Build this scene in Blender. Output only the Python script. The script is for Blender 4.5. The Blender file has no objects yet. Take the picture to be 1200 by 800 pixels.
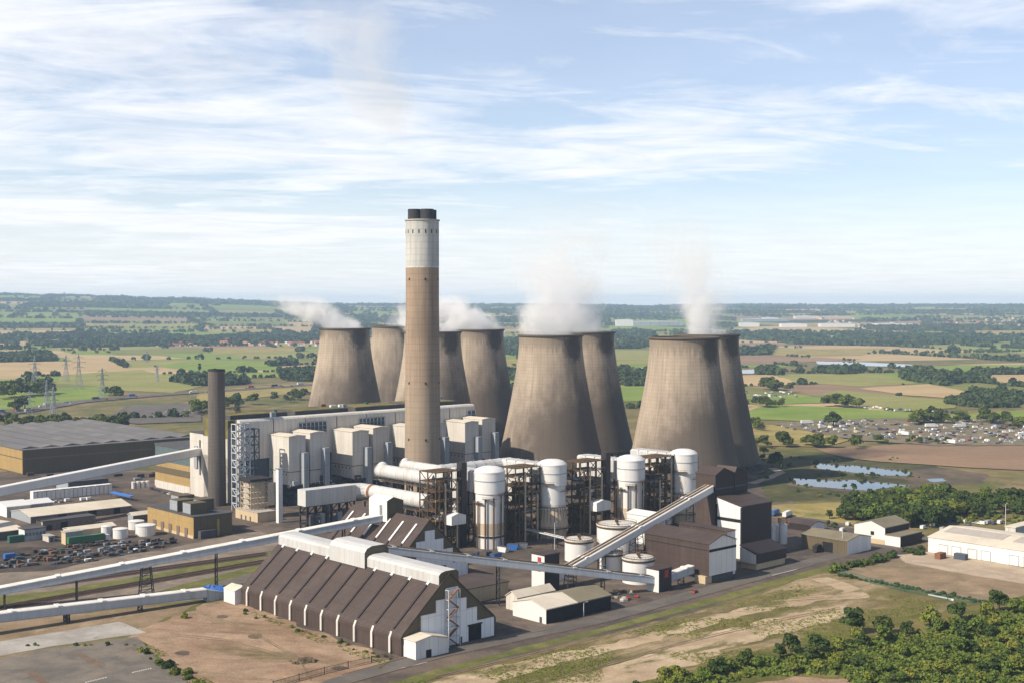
import bpy, bmesh, math, random
import numpy as np
from mathutils import Vector, noise as mnoise
random.seed(11); RNG = np.random.default_rng(5)
R_ = math.radians
SC = bpy.context.scene
COL = SC.collection
# ------------------------------------------------------------------ camera model (used to survey the site from the ground plane)
CAMH = 125.0; FPX = 1500.0; TP = 43.0/1500.0
PT = math.atan(TP); CP, SP = math.cos(PT), math.sin(PT)
def ray(px, py):
    a = (px-600)/FPX; b = (400-py)/FPX
    return Vector((a, CP+b*SP, -SP+b*CP))
def G(px, py, z=0.0):
    d = ray(px, py); t = (z-CAMH)/d.z
    return Vector((d.x*t, d.y*t, z))
def AT(px, py, Y):                       # point seen at px,py and standing Y metres ahead
    d = ray(px, py); t = Y/d.y
    return Vector((d.x*t, Y, CAMH+d.z*t))
def proj(P):
    y, z = P[1], P[2]-CAMH
    dep = y*CP - z*SP
    if dep < 1: return (-9999, -9999)
    return (600+FPX*P[0]/dep, 400-FPX*(y*SP+z*CP)/dep)
TH = R_(42.45)
U = Vector((math.cos(TH), math.sin(TH), 0)); V = Vector((-math.sin(TH), math.cos(TH), 0))
def reach(P, d, px):
    k = (px-600)/FPX
    return (k*(P.y*CP+(CAMH-P.z)*SP)-P.x)/(d.x-k*d.y*CP)
def height(P, py):
    k = (400-py)/FPX
    return P.y*(k*CP-SP)/(CP+k*SP)+CAMH
def foot(c, xu=None, xv=None, top=None, lu=None, lv=None, h=None):
    P = G(*c)
    return (P, lu if lu is not None else abs(reach(P, U, xu)), lv if lv is not None else abs(reach(P, V, xv)),
            h if h is not None else height(P, top))
# ------------------------------------------------------------------ materials
def srgb(r, g, b):
    f = lambda c: (c/12.92 if c <= .04045 else ((c+.055)/1.055)**2.4)
    return (f(r/255), f(g/255), f(b/255))
class NT:
    def __init__(s, tree): s.t = tree; s.n = tree.nodes; s.l = tree.links
    def new(s, ty, **kw):
        n = s.n.new(ty)
        for k, v in kw.items(): setattr(n, k, v)
        return n
    def put(s, sock, v):
        if hasattr(v, 'is_linked') or hasattr(v, 'links'): s.l.new(v, sock)
        else: sock.default_value = v
    def math(s, op, a, b=None, c=None, clamp=False):
        n = s.new('ShaderNodeMath', operation=op, use_clamp=clamp)
        s.put(n.inputs[0], a)
        if b is not None: s.put(n.inputs[1], b)
        if c is not None: s.put(n.inputs[2], c)
        return n.outputs[0]
    def vmath(s, op, a, b=None, scale=None):
        n = s.new('ShaderNodeVectorMath', operation=op)
        s.put(n.inputs[0], a)
        if b is not None: s.put(n.inputs[1], b)
        if scale is not None: s.put(n.inputs['Scale'], scale)
        return n.outputs['Value'] if op in ('DOT_PRODUCT', 'LENGTH', 'DISTANCE') else n.outputs[0]
    def noise(s, vec, scale, detail=5, rough=.55, dist=0):
        n = s.new('ShaderNodeTexNoise'); s.put(n.inputs['Vector'], vec)
        n.inputs['Scale'].default_value = scale; n.inputs['Detail'].default_value = detail
        n.inputs['Roughness'].default_value = rough; n.inputs['Distortion'].default_value = dist
        return n.outputs[0]
    def mix(s, fac, a, b, mode='MIX'):
        n = s.new('ShaderNodeMix', data_type='RGBA', blend_type=mode)
        s.put(n.inputs[0], fac)
        for i, v in ((6, a), (7, b)):
            if isinstance(v, tuple): v = (*v[:3], 1)
            s.put(n.inputs[i], v)
        return n.outputs[2]
    def remap(s, x, a, b, c=0.0, d=1.0, smooth=False):
        n = s.new('ShaderNodeMapRange'); n.clamp = True
        if smooth: n.interpolation_type = 'SMOOTHSTEP'
        s.put(n.inputs[0], x)
        for i, v in enumerate((a, b, c, d)): n.inputs[1+i].default_value = v
        return n.outputs[0]
    def comb(s, x, y, z):
        n = s.new('ShaderNodeCombineXYZ')
        for i, v in enumerate((x, y, z)): s.put(n.inputs[i], v)
        return n.outputs[0]
    def sep(s, v):
        n = s.new('ShaderNodeSeparateXYZ'); s.put(n.inputs[0], v); return n.outputs
def newmat(name):
    m = bpy.data.materials.new(name); m.use_nodes = True
    t = NT(m.node_tree); b = t.n['Principled BSDF']
    b.inputs['Specular IOR Level'].default_value = .25
    return m, t, b
def mul(c, k): return tuple(min(1, x*k) for x in c)
def mat(name, c, var=.14, scale=.12, rough=.75, streak=0, panel=None, dirt=None, dirtamt=.5, dscale=.06, metal=0, spec=.25, obj=False):
    m, t, b = newmat(name)
    pos = t.new('ShaderNodeTexCoord').outputs['Object'] if obj else t.new('ShaderNodeNewGeometry').outputs['Position']
    f = t.remap(t.noise(pos, scale, 6, .62), .3, .7)
    col = t.mix(f, mul(c, 1-var), mul(c, 1+var))
    fine = t.noise(pos, scale*9, 3, .6)
    col = t.mix(.5, col, t.mix(t.remap(fine, .3, .7), mul(c, 1-var*.7), mul(c, 1+var*.7)))
    if dirt:
        dv = t.vmath('MULTIPLY', pos, (1, 1, .3))
        df = t.remap(t.noise(dv, dscale, 7, .68), .5, .72, 0, dirtamt)
        col = t.mix(df, col, dirt)
    if streak:
        sv = t.vmath('MULTIPLY', pos, (1, 1, .05))
        sf = t.remap(t.noise(sv, .55, 5, .65), .42, .72, 0, streak)
        col = t.mix(sf, col, mul(c, .45))
    if panel:
        w, h = panel
        a = t.math('ADD', t.vmath('DOT_PRODUCT', pos, tuple(U)), t.vmath('DOT_PRODUCT', pos, tuple(V)))
        z = t.sep(pos)[2]
        ca = t.math('DIVIDE', a, w); cz = t.math('DIVIDE', z, h)
        wn = t.new('ShaderNodeTexWhiteNoise', noise_dimensions='2D')
        t.put(wn.inputs['Vector'], t.comb(t.math('FLOOR', ca), t.math('FLOOR', cz), 0.0))
        col = t.mix(t.remap(wn.outputs['Value'], 0, 1, 0, .16), col, mul(c, .55))
        e = t.math('GREATER_THAN', t.math('ABSOLUTE', t.math('SUBTRACT', t.math('FRACT', ca), .5)), .5-.14/w)
        e2 = t.math('GREATER_THAN', t.math('ABSOLUTE', t.math('SUBTRACT', t.math('FRACT', cz), .5)), .5-.10/h)
        col = t.mix(t.math('MULTIPLY', t.math('MAXIMUM', e, e2), .35), col, mul(c, .35))
    t.l.new(col, b.inputs['Base Color'])
    b.inputs['Roughness'].default_value = rough; b.inputs['Metallic'].default_value = metal
    b.inputs['Specular IOR Level'].default_value = spec
    return m
def two(name, c1, c2, scale, lo=.42, hi=.58, c3=None, s3=None, lo3=.5, hi3=.65, var=.2, rough=.95, fs=1.2, stretch=None):
    """ground: two or three soils or swards in patches"""
    m, t, b = newmat(name)
    pos = t.new('ShaderNodeNewGeometry').outputs['Position']
    if stretch:
        ang, k = stretch
        r = t.new('ShaderNodeVectorRotate', rotation_type='Z_AXIS'); t.put(r.inputs['Vector'], pos); r.inputs['Angle'].default_value = -ang
        p2 = t.vmath('MULTIPLY', r.outputs[0], (1/k, 1, 1))
    else: p2 = pos
    col = t.mix(t.remap(t.noise(p2, scale, 8, .68, .6), lo, hi), c1, c2)
    if c3: col = t.mix(t.remap(t.noise(t.vmath('ADD', p2, (371., 95., 0)), s3 or scale*1.7, 8, .7, .4), lo3, hi3), col, c3)
    g = t.remap(t.noise(pos, fs, 4, .7), .25, .75, 1-var*1.3, 1+var)
    g2 = t.remap(t.noise(pos, fs*.12, 4, .6), .3, .7, 1-var*.8, 1+var*.8)
    col = t.mix(1.0, col, t.comb(t.math('MULTIPLY', g, g2), t.math('MULTIPLY', g, g2), t.math('MULTIPLY', g, g2)), 'MULTIPLY')
    t.l.new(col, b.inputs['Base Color']); b.inputs['Roughness'].default_value = rough
    b.inputs['Specular IOR Level'].default_value = .1
    return m
def foliage(name, dark, light, warm):
    m, t, b = newmat(name)
    g = t.new('ShaderNodeNewGeometry'); oi = t.new('ShaderNodeObjectInfo')
    f = t.math('MULTIPLY_ADD', g.outputs['Random Per Island'], .6, t.math('MULTIPLY', t.noise(g.outputs['Position'], .16, 3), .5))
    col = t.mix(t.remap(f, .15, .85), dark, light)
    w = t.remap(oi.outputs['Random'], .55, 1, 0, .55)
    col = t.mix(w, col, warm)
    t.l.new(col, b.inputs['Base Color']); b.inputs['Roughness'].default_value = .85
    b.inputs['Specular IOR Level'].default_value = .12
    return m
# ------------------------------------------------------------------ mesh builder
class MB:
    def __init__(s): s.v = []; s.f = []; s.m = []
    def add(s, vs, fs, m=0):
        o = len(s.v); s.v += [tuple(x) for x in vs]
        for f in fs: s.f.append(tuple(i+o for i in f)); s.m.append(m)
    def poly(s, pts, m=0): s.add(pts, [tuple(range(len(pts)))], m)
    def box(s, x0, x1, y0, y1, z0, z1, m=0, mside=None):
        vs = [(x0,y0,z0),(x1,y0,z0),(x1,y1,z0),(x0,y1,z0),(x0,y0,z1),(x1,y0,z1),(x1,y1,z1),(x0,y1,z1)]
        s.add(vs, [(0,3,2,1),(4,5,6,7)], m)
        s.add(vs, [(0,1,5,4),(2,3,7,6)], m if mside is None else mside)
        s.add(vs, [(1,2,6,5),(3,0,4,7)], m)
        return s
    def hull8(s, a, b, m=0):              # two quads (each four points, same winding) joined
        s.add(list(a)+list(b), [(0,3,2,1),(4,5,6,7),(0,1,5,4),(1,2,6,5),(2,3,7,6),(3,0,4,7)], m)
    def prism(s, prof, ax, a0, a1, m=0, mcap=None):
        """closed profile of (p,q); ax 'y': p=x,q=z extruded along y; ax 'x': p=y,q=z extruded along x; ax 'z': p=x,q=y"""
        n = len(prof)
        mk = {'y': lambda p,q,a:(p,a,q), 'x': lambda p,q,a:(a,p,q), 'z': lambda p,q,a:(p,q,a)}[ax]
        vs = [mk(p,q,a0) for p,q in prof]+[mk(p,q,a1) for p,q in prof]
        s.add(vs, [tuple(range(n))[::-1], tuple(range(n,2*n))], m if mcap is None else mcap)
        s.add(vs, [(i,(i+1)%n,n+(i+1)%n,n+i) for i in range(n)], m)
        return s
    def tube(s, p, q, r0, r1=None, n=10, m=0, caps=True):
        p, q = Vector(p), Vector(q); r1 = r0 if r1 is None else r1
        d = (q-p).normalized(); a = d.orthogonal().normalized(); b = d.cross(a)
        vs = [tuple(c+a*(r*math.cos(2*math.pi*i/n))+b*(r*math.sin(2*math.pi*i/n))) for c, r in ((p,r0),(q,r1)) for i in range(n)]
        fs = [(i,(i+1)%n,n+(i+1)%n,n+i) for i in range(n)]
        if caps: fs += [tuple(range(n))[::-1], tuple(range(n,2*n))]
        s.add(vs, fs, m); return s
    def bar(s, p, q, w=.4, m=0):
        s.tube(p, q, w*.7, w*.7, 4, m); return s
    def lathe(s, prof, n=48, m=0, c=(0,0), mats=None):
        k = len(prof)
        vs = [(c[0]+r*math.cos(2*math.pi*i/n), c[1]+r*math.sin(2*math.pi*i/n), z) for r, z in prof for i in range(n)]
        o = len(s.v); s.v += vs
        for j in range(k-1):
            for i in range(n):
                s.f.append((o+j*n+i, o+j*n+(i+1)%n, o+(j+1)*n+(i+1)%n, o+(j+1)*n+i)); s.m.append(mats[j] if mats else m)
        return s
    def lattice(s, x0, x1, y0, y1, z0, z1, nx, ny, nz, w=.5, m=0, brace=1):
        X = [x0+(x1-x0)*i/nx for i in range(nx+1)]; Y = [y0+(y1-y0)*i/ny for i in range(ny+1)]; Z = [z0+(z1-z0)*i/nz for i in range(nz+1)]
        for x in X:
            for y in Y: s.bar((x,y,z0),(x,y,z1),w*1.2,m)
        for z in Z[1:]:
            for y in Y: s.bar((x0,y,z),(x1,y,z),w,m)
            for x in X: s.bar((x,y0,z),(x,y1,z),w,m)
        if brace:
            for k in range(nz):
                for y in (y0, y1):
                    for i in range(nx):
                        if (i+k) % 2 == 0 or brace > 1: s.bar((X[i],y,Z[k]),(X[i+1],y,Z[k+1]),w*.7,m)
                        if brace > 1: s.bar((X[i+1],y,Z[k]),(X[i],y,Z[k+1]),w*.7,m)
                for x in (x0, x1):
                    for i in range(ny):
                        if (i+k) % 2 == 0 or brace > 1: s.bar((x,Y[i],Z[k]),(x,Y[i+1],Z[k+1]),w*.7,m)
        return s
    def build(s, name, mats, parent=None, smooth=False, loc=None, rotz=None):
        me = bpy.data.meshes.new(name); me.from_pydata(s.v, [], s.f)
        for x in (mats if isinstance(mats, (list, tuple)) else [mats]): me.materials.append(x)
        me.polygons.foreach_set('material_index', s.m)
        if smooth: me.polygons.foreach_set('use_smooth', [True]*len(s.f))
        me.update()
        bm = bmesh.new(); bm.from_mesh(me); bmesh.ops.recalc_face_normals(bm, faces=bm.faces); bm.to_mesh(me); bm.free()
        o = bpy.data.objects.new(name, me); COL.objects.link(o)
        if parent: o.parent = parent
        if loc is not None: o.location = loc
        if rotz is not None: o.rotation_euler = (0, 0, rotz)
        return o
def tag(o, label=None, cat=None, group=None, kind=None):
    for k, v in (('label', label), ('category', cat), ('group', group), ('kind', kind)):
        if v: o[k] = v
    return o
def thing(name, label, cat, loc=(0,0,0), rotz=TH, group=None):
    o = bpy.data.objects.new(name, None); COL.objects.link(o); o.empty_display_size = .1
    o.location = loc; o.rotation_euler = (0,0,rotz)
    return tag(o, label, cat, group)
def copy_tree(o, parent=None):
    c = o.copy(); COL.objects.link(c); c.parent = parent
    for ch in list(o.children): copy_tree(ch, c)
    return c
def inpoly(x, y, P):
    r = False; j = len(P)-1
    for i in range(len(P)):
        if (P[i][1] > y) != (P[j][1] > y) and x < (P[j][0]-P[i][0])*(y-P[i][1])/(P[j][1]-P[i][1])+P[i][0]: r = not r
        j = i
    return r
# ------------------------------------------------------------------ terrain height
HZ = [(-400,349),(0,347),(60,347.6),(150,349.5),(250,352),(330,355.2),(420,357.8),(560,359),(800,359.6),(1200,359.8),(1700,359)]
def sst(x): x = max(0, min(1, x)); return x*x*(3-2*x)
def hz(x, y):
    r = math.hypot(x, y)
    if r < 3500 or y < 500: return 0.0
    px = 600+1500*x/max(y, 1)
    yh = HZ[0][1] if px < HZ[0][0] else HZ[-1][1]
    for (a, b), (c, d) in zip(HZ, HZ[1:]):
        if a <= px <= c: yh = b+(d-b)*(px-a)/(c-a)
    yh += .9*mnoise.noise((px/55., 3.3, 0))+.4*mnoise.noise((px/19., 8.3, 0))
    zt = 125+(357-yh)*13000/1500
    return zt*sst((r-4000)/9000)+9*sst((r-3500)/3000)*(mnoise.noise((x/1500, y/1500, .5))+.4*mnoise.noise((x/600, y/600, 4.5)))*(1-.6*sst((r-9000)/4000))
def GF(px, py):
    d = ray(px, py); t = 1500.0
    while t < 16000:
        if CAMH+d.z*t <= hz(d.x*t, d.y*t): break
        t *= 1.004
    return Vector((d.x*t, d.y*t, hz(d.x*t, d.y*t)))
# ------------------------------------------------------------------ light and air settings
HAZE = 6.3e-5; SKY = .08; SUN = 5.0; EXPO = .42; SKYDUST = .3; CB = 9.8; CLO = .41; CHI = .71; CO = (3.1, 8.4); SKM = (1.1,1.17,1.34)
# ------------------------------------------------------------------ palette
M = {}
M['cream'] = mat('cream_cladding', (.55,.52,.47), .1, .08, .7, streak=.3, panel=(6,12), dirt=(.25,.2,.15), dirtamt=.35)
M['cream2'] = mat('pale_cream_sheet', (.59,.565,.515), .1, .1, .6, streak=.3, panel=(3,30), dirt=(.35,.26,.18), dirtamt=.35)
M['white'] = mat('white_sheet', (.72,.72,.71), .07, .1, .55, streak=.22, panel=(4,20), dirt=(.4,.36,.3), dirtamt=.3)
M['monitor'] = mat('ridge_white', (.5,.505,.5), .08, .15, .5, streak=.2, panel=(3.4,40), dirt=(.34,.3,.25), dirtamt=.4, dscale=.12)
M['clad'] = mat('white_cladding', (.8,.82,.85), .05, .15, .5, streak=.12, panel=(3,12))
M['wht'] = mat('white_paint', (.64,.64,.63), .05, .12, .5, streak=.12, dirt=(.5,.42,.33), dirtamt=.25)
M['duct'] = mat('duct_white', (.53,.53,.515), .07, .1, .5, streak=.22, panel=(5,40), dirt=(.3,.22,.15), dirtamt=.6, dscale=.12)
M['grey'] = mat('grey_sheet', (.3,.33,.36), .12, .1, .6, streak=.3, panel=(3,8))
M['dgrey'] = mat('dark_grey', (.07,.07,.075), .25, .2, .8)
M['brown'] = mat('brown_sheet', (.066,.047,.04), .16, .1, .6, streak=.25, panel=(3.2,5.5), dirt=(.16,.12,.1), dirtamt=.4)
M['dbrown'] = mat('dark_or_shaded_brown', (.03,.022,.022), .14, .1, .6, streak=.15, panel=(3.2,30))  # dark brown; on right-facing walls a shaded copy of brown
M['olive'] = mat('olive_sheet', (.115,.092,.055), .15, .1, .7, panel=(4,30))
M['olive_roof'] = mat('olive_roof', (.2,.175,.12), .2, .15, .85, panel=(5,60), dirt=(.1,.09,.06))
M['tan'] = mat('tan_sheet', (.36,.25,.1), .12, .1, .7, streak=.35, panel=(5,8), dirt=(.25,.16,.08), dirtamt=.5)
M['tanpale'] = mat('pale_tan', (.5,.4,.26), .1, .1, .8, streak=.25)
M['glass'] = mat('blue_grey_glazing', (.1,.14,.15), .2, .3, .25, panel=(3,2.5), spec=.5)
M['roofgrey'] = mat('weathered_grey_roof', (.13,.125,.125), .2, .03, .85, panel=(24,200), dirt=(.2,.19,.18), dirtamt=.8, dscale=.03)
M['roofcream'] = mat('cream_roof', (.6,.54,.44), .1, .1, .8, panel=(9,60), dirt=(.35,.3,.22), dirtamt=.5)
M['moss'] = two('mossy_roof', (.17,.15,.05), (.09,.075,.055), .05, c3=(.2,.18,.05), s3=.08)
M['brick'] = mat('brown_brick', (.17,.125,.105), .15, .4, .9, streak=.2)
M['steel'] = mat('rusty_steel', (.078,.053,.027), .35, .25, .8, dirt=(.24,.12,.05), dirtamt=.8, dscale=.25)
M['dsteel'] = mat('dark_steel', (.03,.027,.028), .3, .3, .7)
M['gsteel'] = mat('galvanised_steel', (.5,.53,.56), .12, .3, .5)
M['bsteel'] = mat('dark_blue_steel', (.06,.08,.11), .25, .3, .6)
M['rail'] = mat('rail_steel', (.085,.055,.045), .3, .3, .8)
M['flue'] = mat('sooty_flue', (.035,.035,.04), .3, .2, .8)
M['blue'] = mat('blue_paint', (.03,.13,.42), .2, .3, .5)
M['green'] = mat('green_paint', (.03,.12,.08), .2, .3, .6)
M['red'] = mat('red_paint', (.35,.04,.035), .2, .3, .6)
M['black'] = mat('black_opening', (.012,.012,.014), .2, .3, .9)
M['tyre'] = mat('tyre_rubber', (.02,.02,.02), .2, 1, .9)
M['carglass'] = mat('car_glass', (.03,.04,.05), .1, 1, .15, spec=.5)
M['rust'] = mat('rust', (.2,.095,.05), .3, .4, .9)
M['trunk'] = mat('bark', (.08,.06,.045), .2, 1, .95)
M['redroof'] = mat('clay_tile', (.32,.13,.085), .2, .2, .9)
M['concrete'] = mat('concrete', (.38,.35,.31), .15, .2, .9, streak=.3)
m, t, b = newmat('paint_by_object')
oi = t.new('ShaderNodeObjectInfo'); g_ = t.new('ShaderNodeNewGeometry')
t.l.new(t.mix(t.remap(t.noise(g_.outputs['Position'], .8, 4), .3, .7, 0, .3), oi.outputs['Color'], (.1,.09,.08)), b.inputs['Base Color'])
b.inputs['Roughness'].default_value = .4; M['paint'] = m
# conveyor cladding, with rust runs
M['conv'] = mat('conveyor_sheet', (.4,.44,.49), .1, .1, .5, streak=.3, dirt=(.35,.27,.2), dirtamt=.3, dscale=.15)
M['convroof'] = mat('conveyor_roof', (.68,.66,.62), .12, .1, .6, dirt=(.35,.28,.2), dirtamt=.5, dscale=.2)
# concrete of towers and stacks: lift rings, vertical runs and weather stains mixed with painted shade, in the object's own cylinder coordinates
def concrete_round(name, c, top, stain_or_shade, zref, stain_or_shade_hi=.55, side_dark=0.0, patch=None, ring=2.4, cut=None, csec=None, rr=30.):
    m, t, b = newmat(name)
    o = t.new('ShaderNodeTexCoord').outputs['Object']; x, y, z = t.sep(o)
    oi = t.new('ShaderNodeObjectInfo'); rnd = oi.outputs['Random']
    ang = t.math('ARCTAN2', y, x); s = t.math('MULTIPLY', ang, rr)
    off = t.math('MULTIPLY', rnd, 300.)
    flat = t.comb(s, t.math('ADD', z, off), off)
    col = t.mix(t.remap(t.noise(flat, .045, 7, .6), .32, .68), mul(c, .84), mul(c, 1.12))
    run = t.noise(t.comb(s, t.math('MULTIPLY', z, .035), off), .6, 5, .65)
    col = t.mix(t.remap(run, .4, .7, 0, .7), col, mul(c, .45))
    run2 = t.noise(t.comb(s, t.math('MULTIPLY', z, .02), off), 2.2, 3, .6)
    col = t.mix(t.remap(run2, .4, .75, 0, .35), col, mul(c, 1.18))
    # casting lifts
    fz = t.math('FRACT', t.math('DIVIDE', z, ring))
    ln = t.math('LESS_THAN', fz, .16)
    wn = t.new('ShaderNodeTexWhiteNoise', noise_dimensions='2D')
    t.put(wn.inputs['Vector'], t.comb(t.math('FLOOR', t.math('DIVIDE', z, ring)), t.math('FLOOR', t.math('DIVIDE', s, 7.)), 0.))
    col = t.mix(t.math('MULTIPLY', ln, .28), col, mul(c, .5))
    col = t.mix(t.remap(wn.outputs[0], 0, 1, 0, .16), col, mul(c, .62))
    if top:                               # darker wet band below the lip with long ragged drips
        e = t.math('ADD', z, t.math('MULTIPLY', t.noise(t.comb(s, 0., off), .35, 5, .7), 34.))
        col = t.mix(t.remap(e, zref-top+17, zref+10, 0, .5), col, mul(c, .42))
    if stain_or_shade:                             # blotched staining; on the towers also painted shade, low and to the right
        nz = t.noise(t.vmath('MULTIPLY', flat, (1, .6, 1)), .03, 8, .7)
        e = t.math('ADD', t.math('ADD', t.math('MULTIPLY', z, -1/zref), t.math('MULTIPLY', nz, 1.35)), t.math('MULTIPLY', t.math('COSINE', t.math('SUBTRACT', ang, -.7)), side_dark))
        col = t.mix(t.remap(e, -.02, .62, 0, stain_or_shade_hi, True), col, stain_or_shade)
    if patch:                             # dark ragged patch by the lip
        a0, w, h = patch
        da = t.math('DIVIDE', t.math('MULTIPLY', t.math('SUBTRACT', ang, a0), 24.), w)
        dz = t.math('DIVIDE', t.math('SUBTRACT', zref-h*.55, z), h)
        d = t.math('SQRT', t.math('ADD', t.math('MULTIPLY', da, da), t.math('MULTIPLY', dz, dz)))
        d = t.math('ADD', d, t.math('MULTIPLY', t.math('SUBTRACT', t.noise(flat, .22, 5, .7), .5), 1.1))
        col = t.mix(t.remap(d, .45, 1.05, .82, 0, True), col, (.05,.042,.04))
    if cut:
        col = t.mix(t.math('GREATER_THAN', z, cut), col, t.mix(t.remap(t.noise(t.comb(s, t.math('MULTIPLY', z, .06), 0.), .5, 5, .6), .35, .75), csec, mul(csec, .72)))
    t.l.new(col, b.inputs['Base Color']); b.inputs['Roughness'].default_value = .92; b.inputs['Specular IOR Level'].default_value = .1
    return m
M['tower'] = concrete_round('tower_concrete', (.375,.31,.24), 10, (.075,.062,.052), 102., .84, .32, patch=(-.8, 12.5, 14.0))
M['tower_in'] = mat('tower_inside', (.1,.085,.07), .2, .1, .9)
M['stack'] = concrete_round('stack_concrete', (.33,.25,.18), 0, (.3,.26,.2), 150., .5, ring=4, cut=148.3, csec=(.55,.55,.52), rr=11.)
M['stack2'] = concrete_round('old_stack_brick', (.15,.132,.115), 0, (.05,.045,.04), 80., .5, ring=2.2, rr=6.)
M['silo'] = mat('silo_white', (.66,.66,.65), .06, .1, .45, streak=.2, dirt=(.5,.36,.2), dirtamt=.35, dscale=.12)
M['silorust'] = mat('silo_rusty', (.5,.42,.31), .12, .15, .6, streak=.45, dirt=(.36,.2,.09), dirtamt=.8, dscale=.14)
# foliage
M['leaf1'] = foliage('leaf_dark', (.02,.035,.011), (.064,.098,.024), (.085,.1,.022))
M['leaf2'] = foliage('leaf_mid', (.042,.068,.014), (.13,.18,.034), (.17,.165,.03))
M['leaf3'] = foliage('leaf_yellow', (.075,.1,.018), (.205,.225,.04), (.22,.2,.042))
M['leaf4'] = foliage('leaf_far', (.02,.034,.018), (.065,.095,.036), (.07,.08,.03))
# ground
M['ground'] = two('rough_grass_ground', (.17,.14,.06), (.1,.11,.035), .012, c3=(.24,.17,.1), s3=.02, fs=.5)
M['yard'] = two('worn_asphalt', (.075,.063,.055), (.125,.098,.078), .03, c3=(.19,.145,.11), s3=.025, lo3=.52, hi3=.7, fs=1.1)
M['dirt'] = two('bare_red_soil', (.34,.245,.165), (.235,.155,.1), .05, lo=.38, hi=.62, c3=(.13,.105,.05), s3=.05, lo3=.53, hi3=.68, var=.26, fs=1.0, stretch=(R_(-15), 2.2))
M['pad'] = two('light_concrete_pad', (.36,.34,.31), (.28,.26,.235), .05, c3=(.2,.17,.12), s3=.1, lo3=.6, hi3=.7, var=.12)
M['asph'] = two('patched_asphalt', (.125,.115,.102), (.185,.16,.13), .05, c3=(.24,.17,.12), s3=.05, lo3=.6, hi3=.72, var=.16)
M['road'] = two('road_asphalt', (.105,.094,.085), (.135,.12,.105), .05, var=.12)
M['verge'] = two('verge_grass', (.155,.15,.05), (.105,.115,.035), .05, var=.25)
M['dry'] = two('dry_field', (.15,.125,.05), (.31,.235,.145), .022, lo=.48, hi=.56, c3=(.105,.1,.035), s3=.045, lo3=.5, hi3=.66, var=.28, fs=.8, stretch=(R_(40), 3.5))
M['sand'] = two('sandy_track', (.45,.355,.24), (.34,.255,.165), .05, c3=(.15,.13,.06), s3=.07, lo3=.54, hi3=.62, var=.2, stretch=(R_(40), 3))
M['scrubg'] = two('scrub_grass', (.1,.105,.028), (.17,.14,.05), .03, c3=(.06,.07,.022), s3=.06, var=.3, fs=.9)
M['gravel'] = two('brown_gravel_lot', (.26,.19,.12), (.19,.145,.09), .03, c3=(.31,.235,.16), s3=.05, lo3=.55, var=.18)
M['apron'] = two('pale_apron', (.42,.34,.25), (.34,.27,.2), .04, var=.14)
M['ballast'] = two('rail_ballast', (.23,.19,.15), (.17,.14,.115), .06, var=.2)
M['mud'] = two('bare_mud', (.15,.11,.08), (.09,.075,.06), .03, c3=(.1,.1,.04), s3=.05)
M['f_green'] = two('pasture', (.15,.215,.04), (.195,.24,.055), .01, var=.12, fs=.15)
M['f_olive'] = two('old_pasture', (.205,.215,.062), (.25,.235,.085), .008, var=.13, fs=.15, stretch=(R_(15), 3))
M['f_dull'] = two('dull_meadow', (.14,.16,.045), (.185,.18,.058), .008, var=.15, fs=.15)
M['f_tan'] = two('stubble', (.42,.31,.17), (.36,.27,.14), .008, var=.1, fs=.15, stretch=(R_(10), 4))
M['f_brown'] = two('ploughed_land', (.27,.18,.115), (.22,.15,.095), .008, var=.1, fs=.15, stretch=(R_(-20), 4))
M['f_gold'] = two('rough_gold_grass', (.31,.25,.09), (.25,.205,.075), .015, c3=(.14,.14,.05), s3=.02, lo3=.55, var=.18, fs=.3)
M['f_wood'] = two('wood_floor', (.04,.05,.02), (.05,.06,.025), .01, var=.2, fs=.1)
m, t, b = newmat('water_surface')
b.inputs['Base Color'].default_value = (.035,.045,.05,1); b.inputs['Roughness'].default_value = .05; b.inputs['Specular IOR Level'].default_value = .6
bp = t.new('ShaderNodeBump'); bp.inputs['Strength'].default_value = .015
t.put(bp.inputs['Height'], t.noise(t.new('ShaderNodeNewGeometry').outputs['Position'], .5, 3)); t.l.new(bp.outputs[0], b.inputs['Normal'])
M['water'] = m
# ------------------------------------------------------------------ ground sheet, patches
def sheet():
    me = bpy.data.meshes.new('ground')
    rs = [0, 150, 300, 450, 700, 1000, 1500, 2200, 3000]+list(np.arange(3500, 16100, 180.))
    an = np.radians(np.linspace(-50, 50, 121)); vs = []; fs = []
    for r in rs:
        for a in an:
            x, y = r*math.sin(a), r*math.cos(a)-150*(r < 1)
            h = hz(x, y); vs.append((x, y, h-(2.5 if r > 3400 else 0)*sst((r-3400)/600)))
    n = len(an)
    for i in range(len(rs)-1):
        for j in range(n-1): fs.append((i*n+j, (i+1)*n+j, (i+1)*n+j+1, i*n+j+1))
    me.from_pydata(vs, [], fs); me.materials.append(M['ground']); me.update()
    o = bpy.data.objects.new('ground', me); COL.objects.link(o); tag(o, kind='structure')
    # land behind the viewpoint
    b_ = MB(); b_.poly([(-4000,-3000,-.02),(4000,-3000,-.02),(4000,0,-.02),(-4000,0,-.02)])
    b_.poly([(-4000,0,-.05),(4000,0,-.05),(4000,3000,-.05),(-4000,3000,-.05)])
    tag(b_.build('land_around', M['ground']), kind='structure')
sheet()
LAY = [0]
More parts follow.
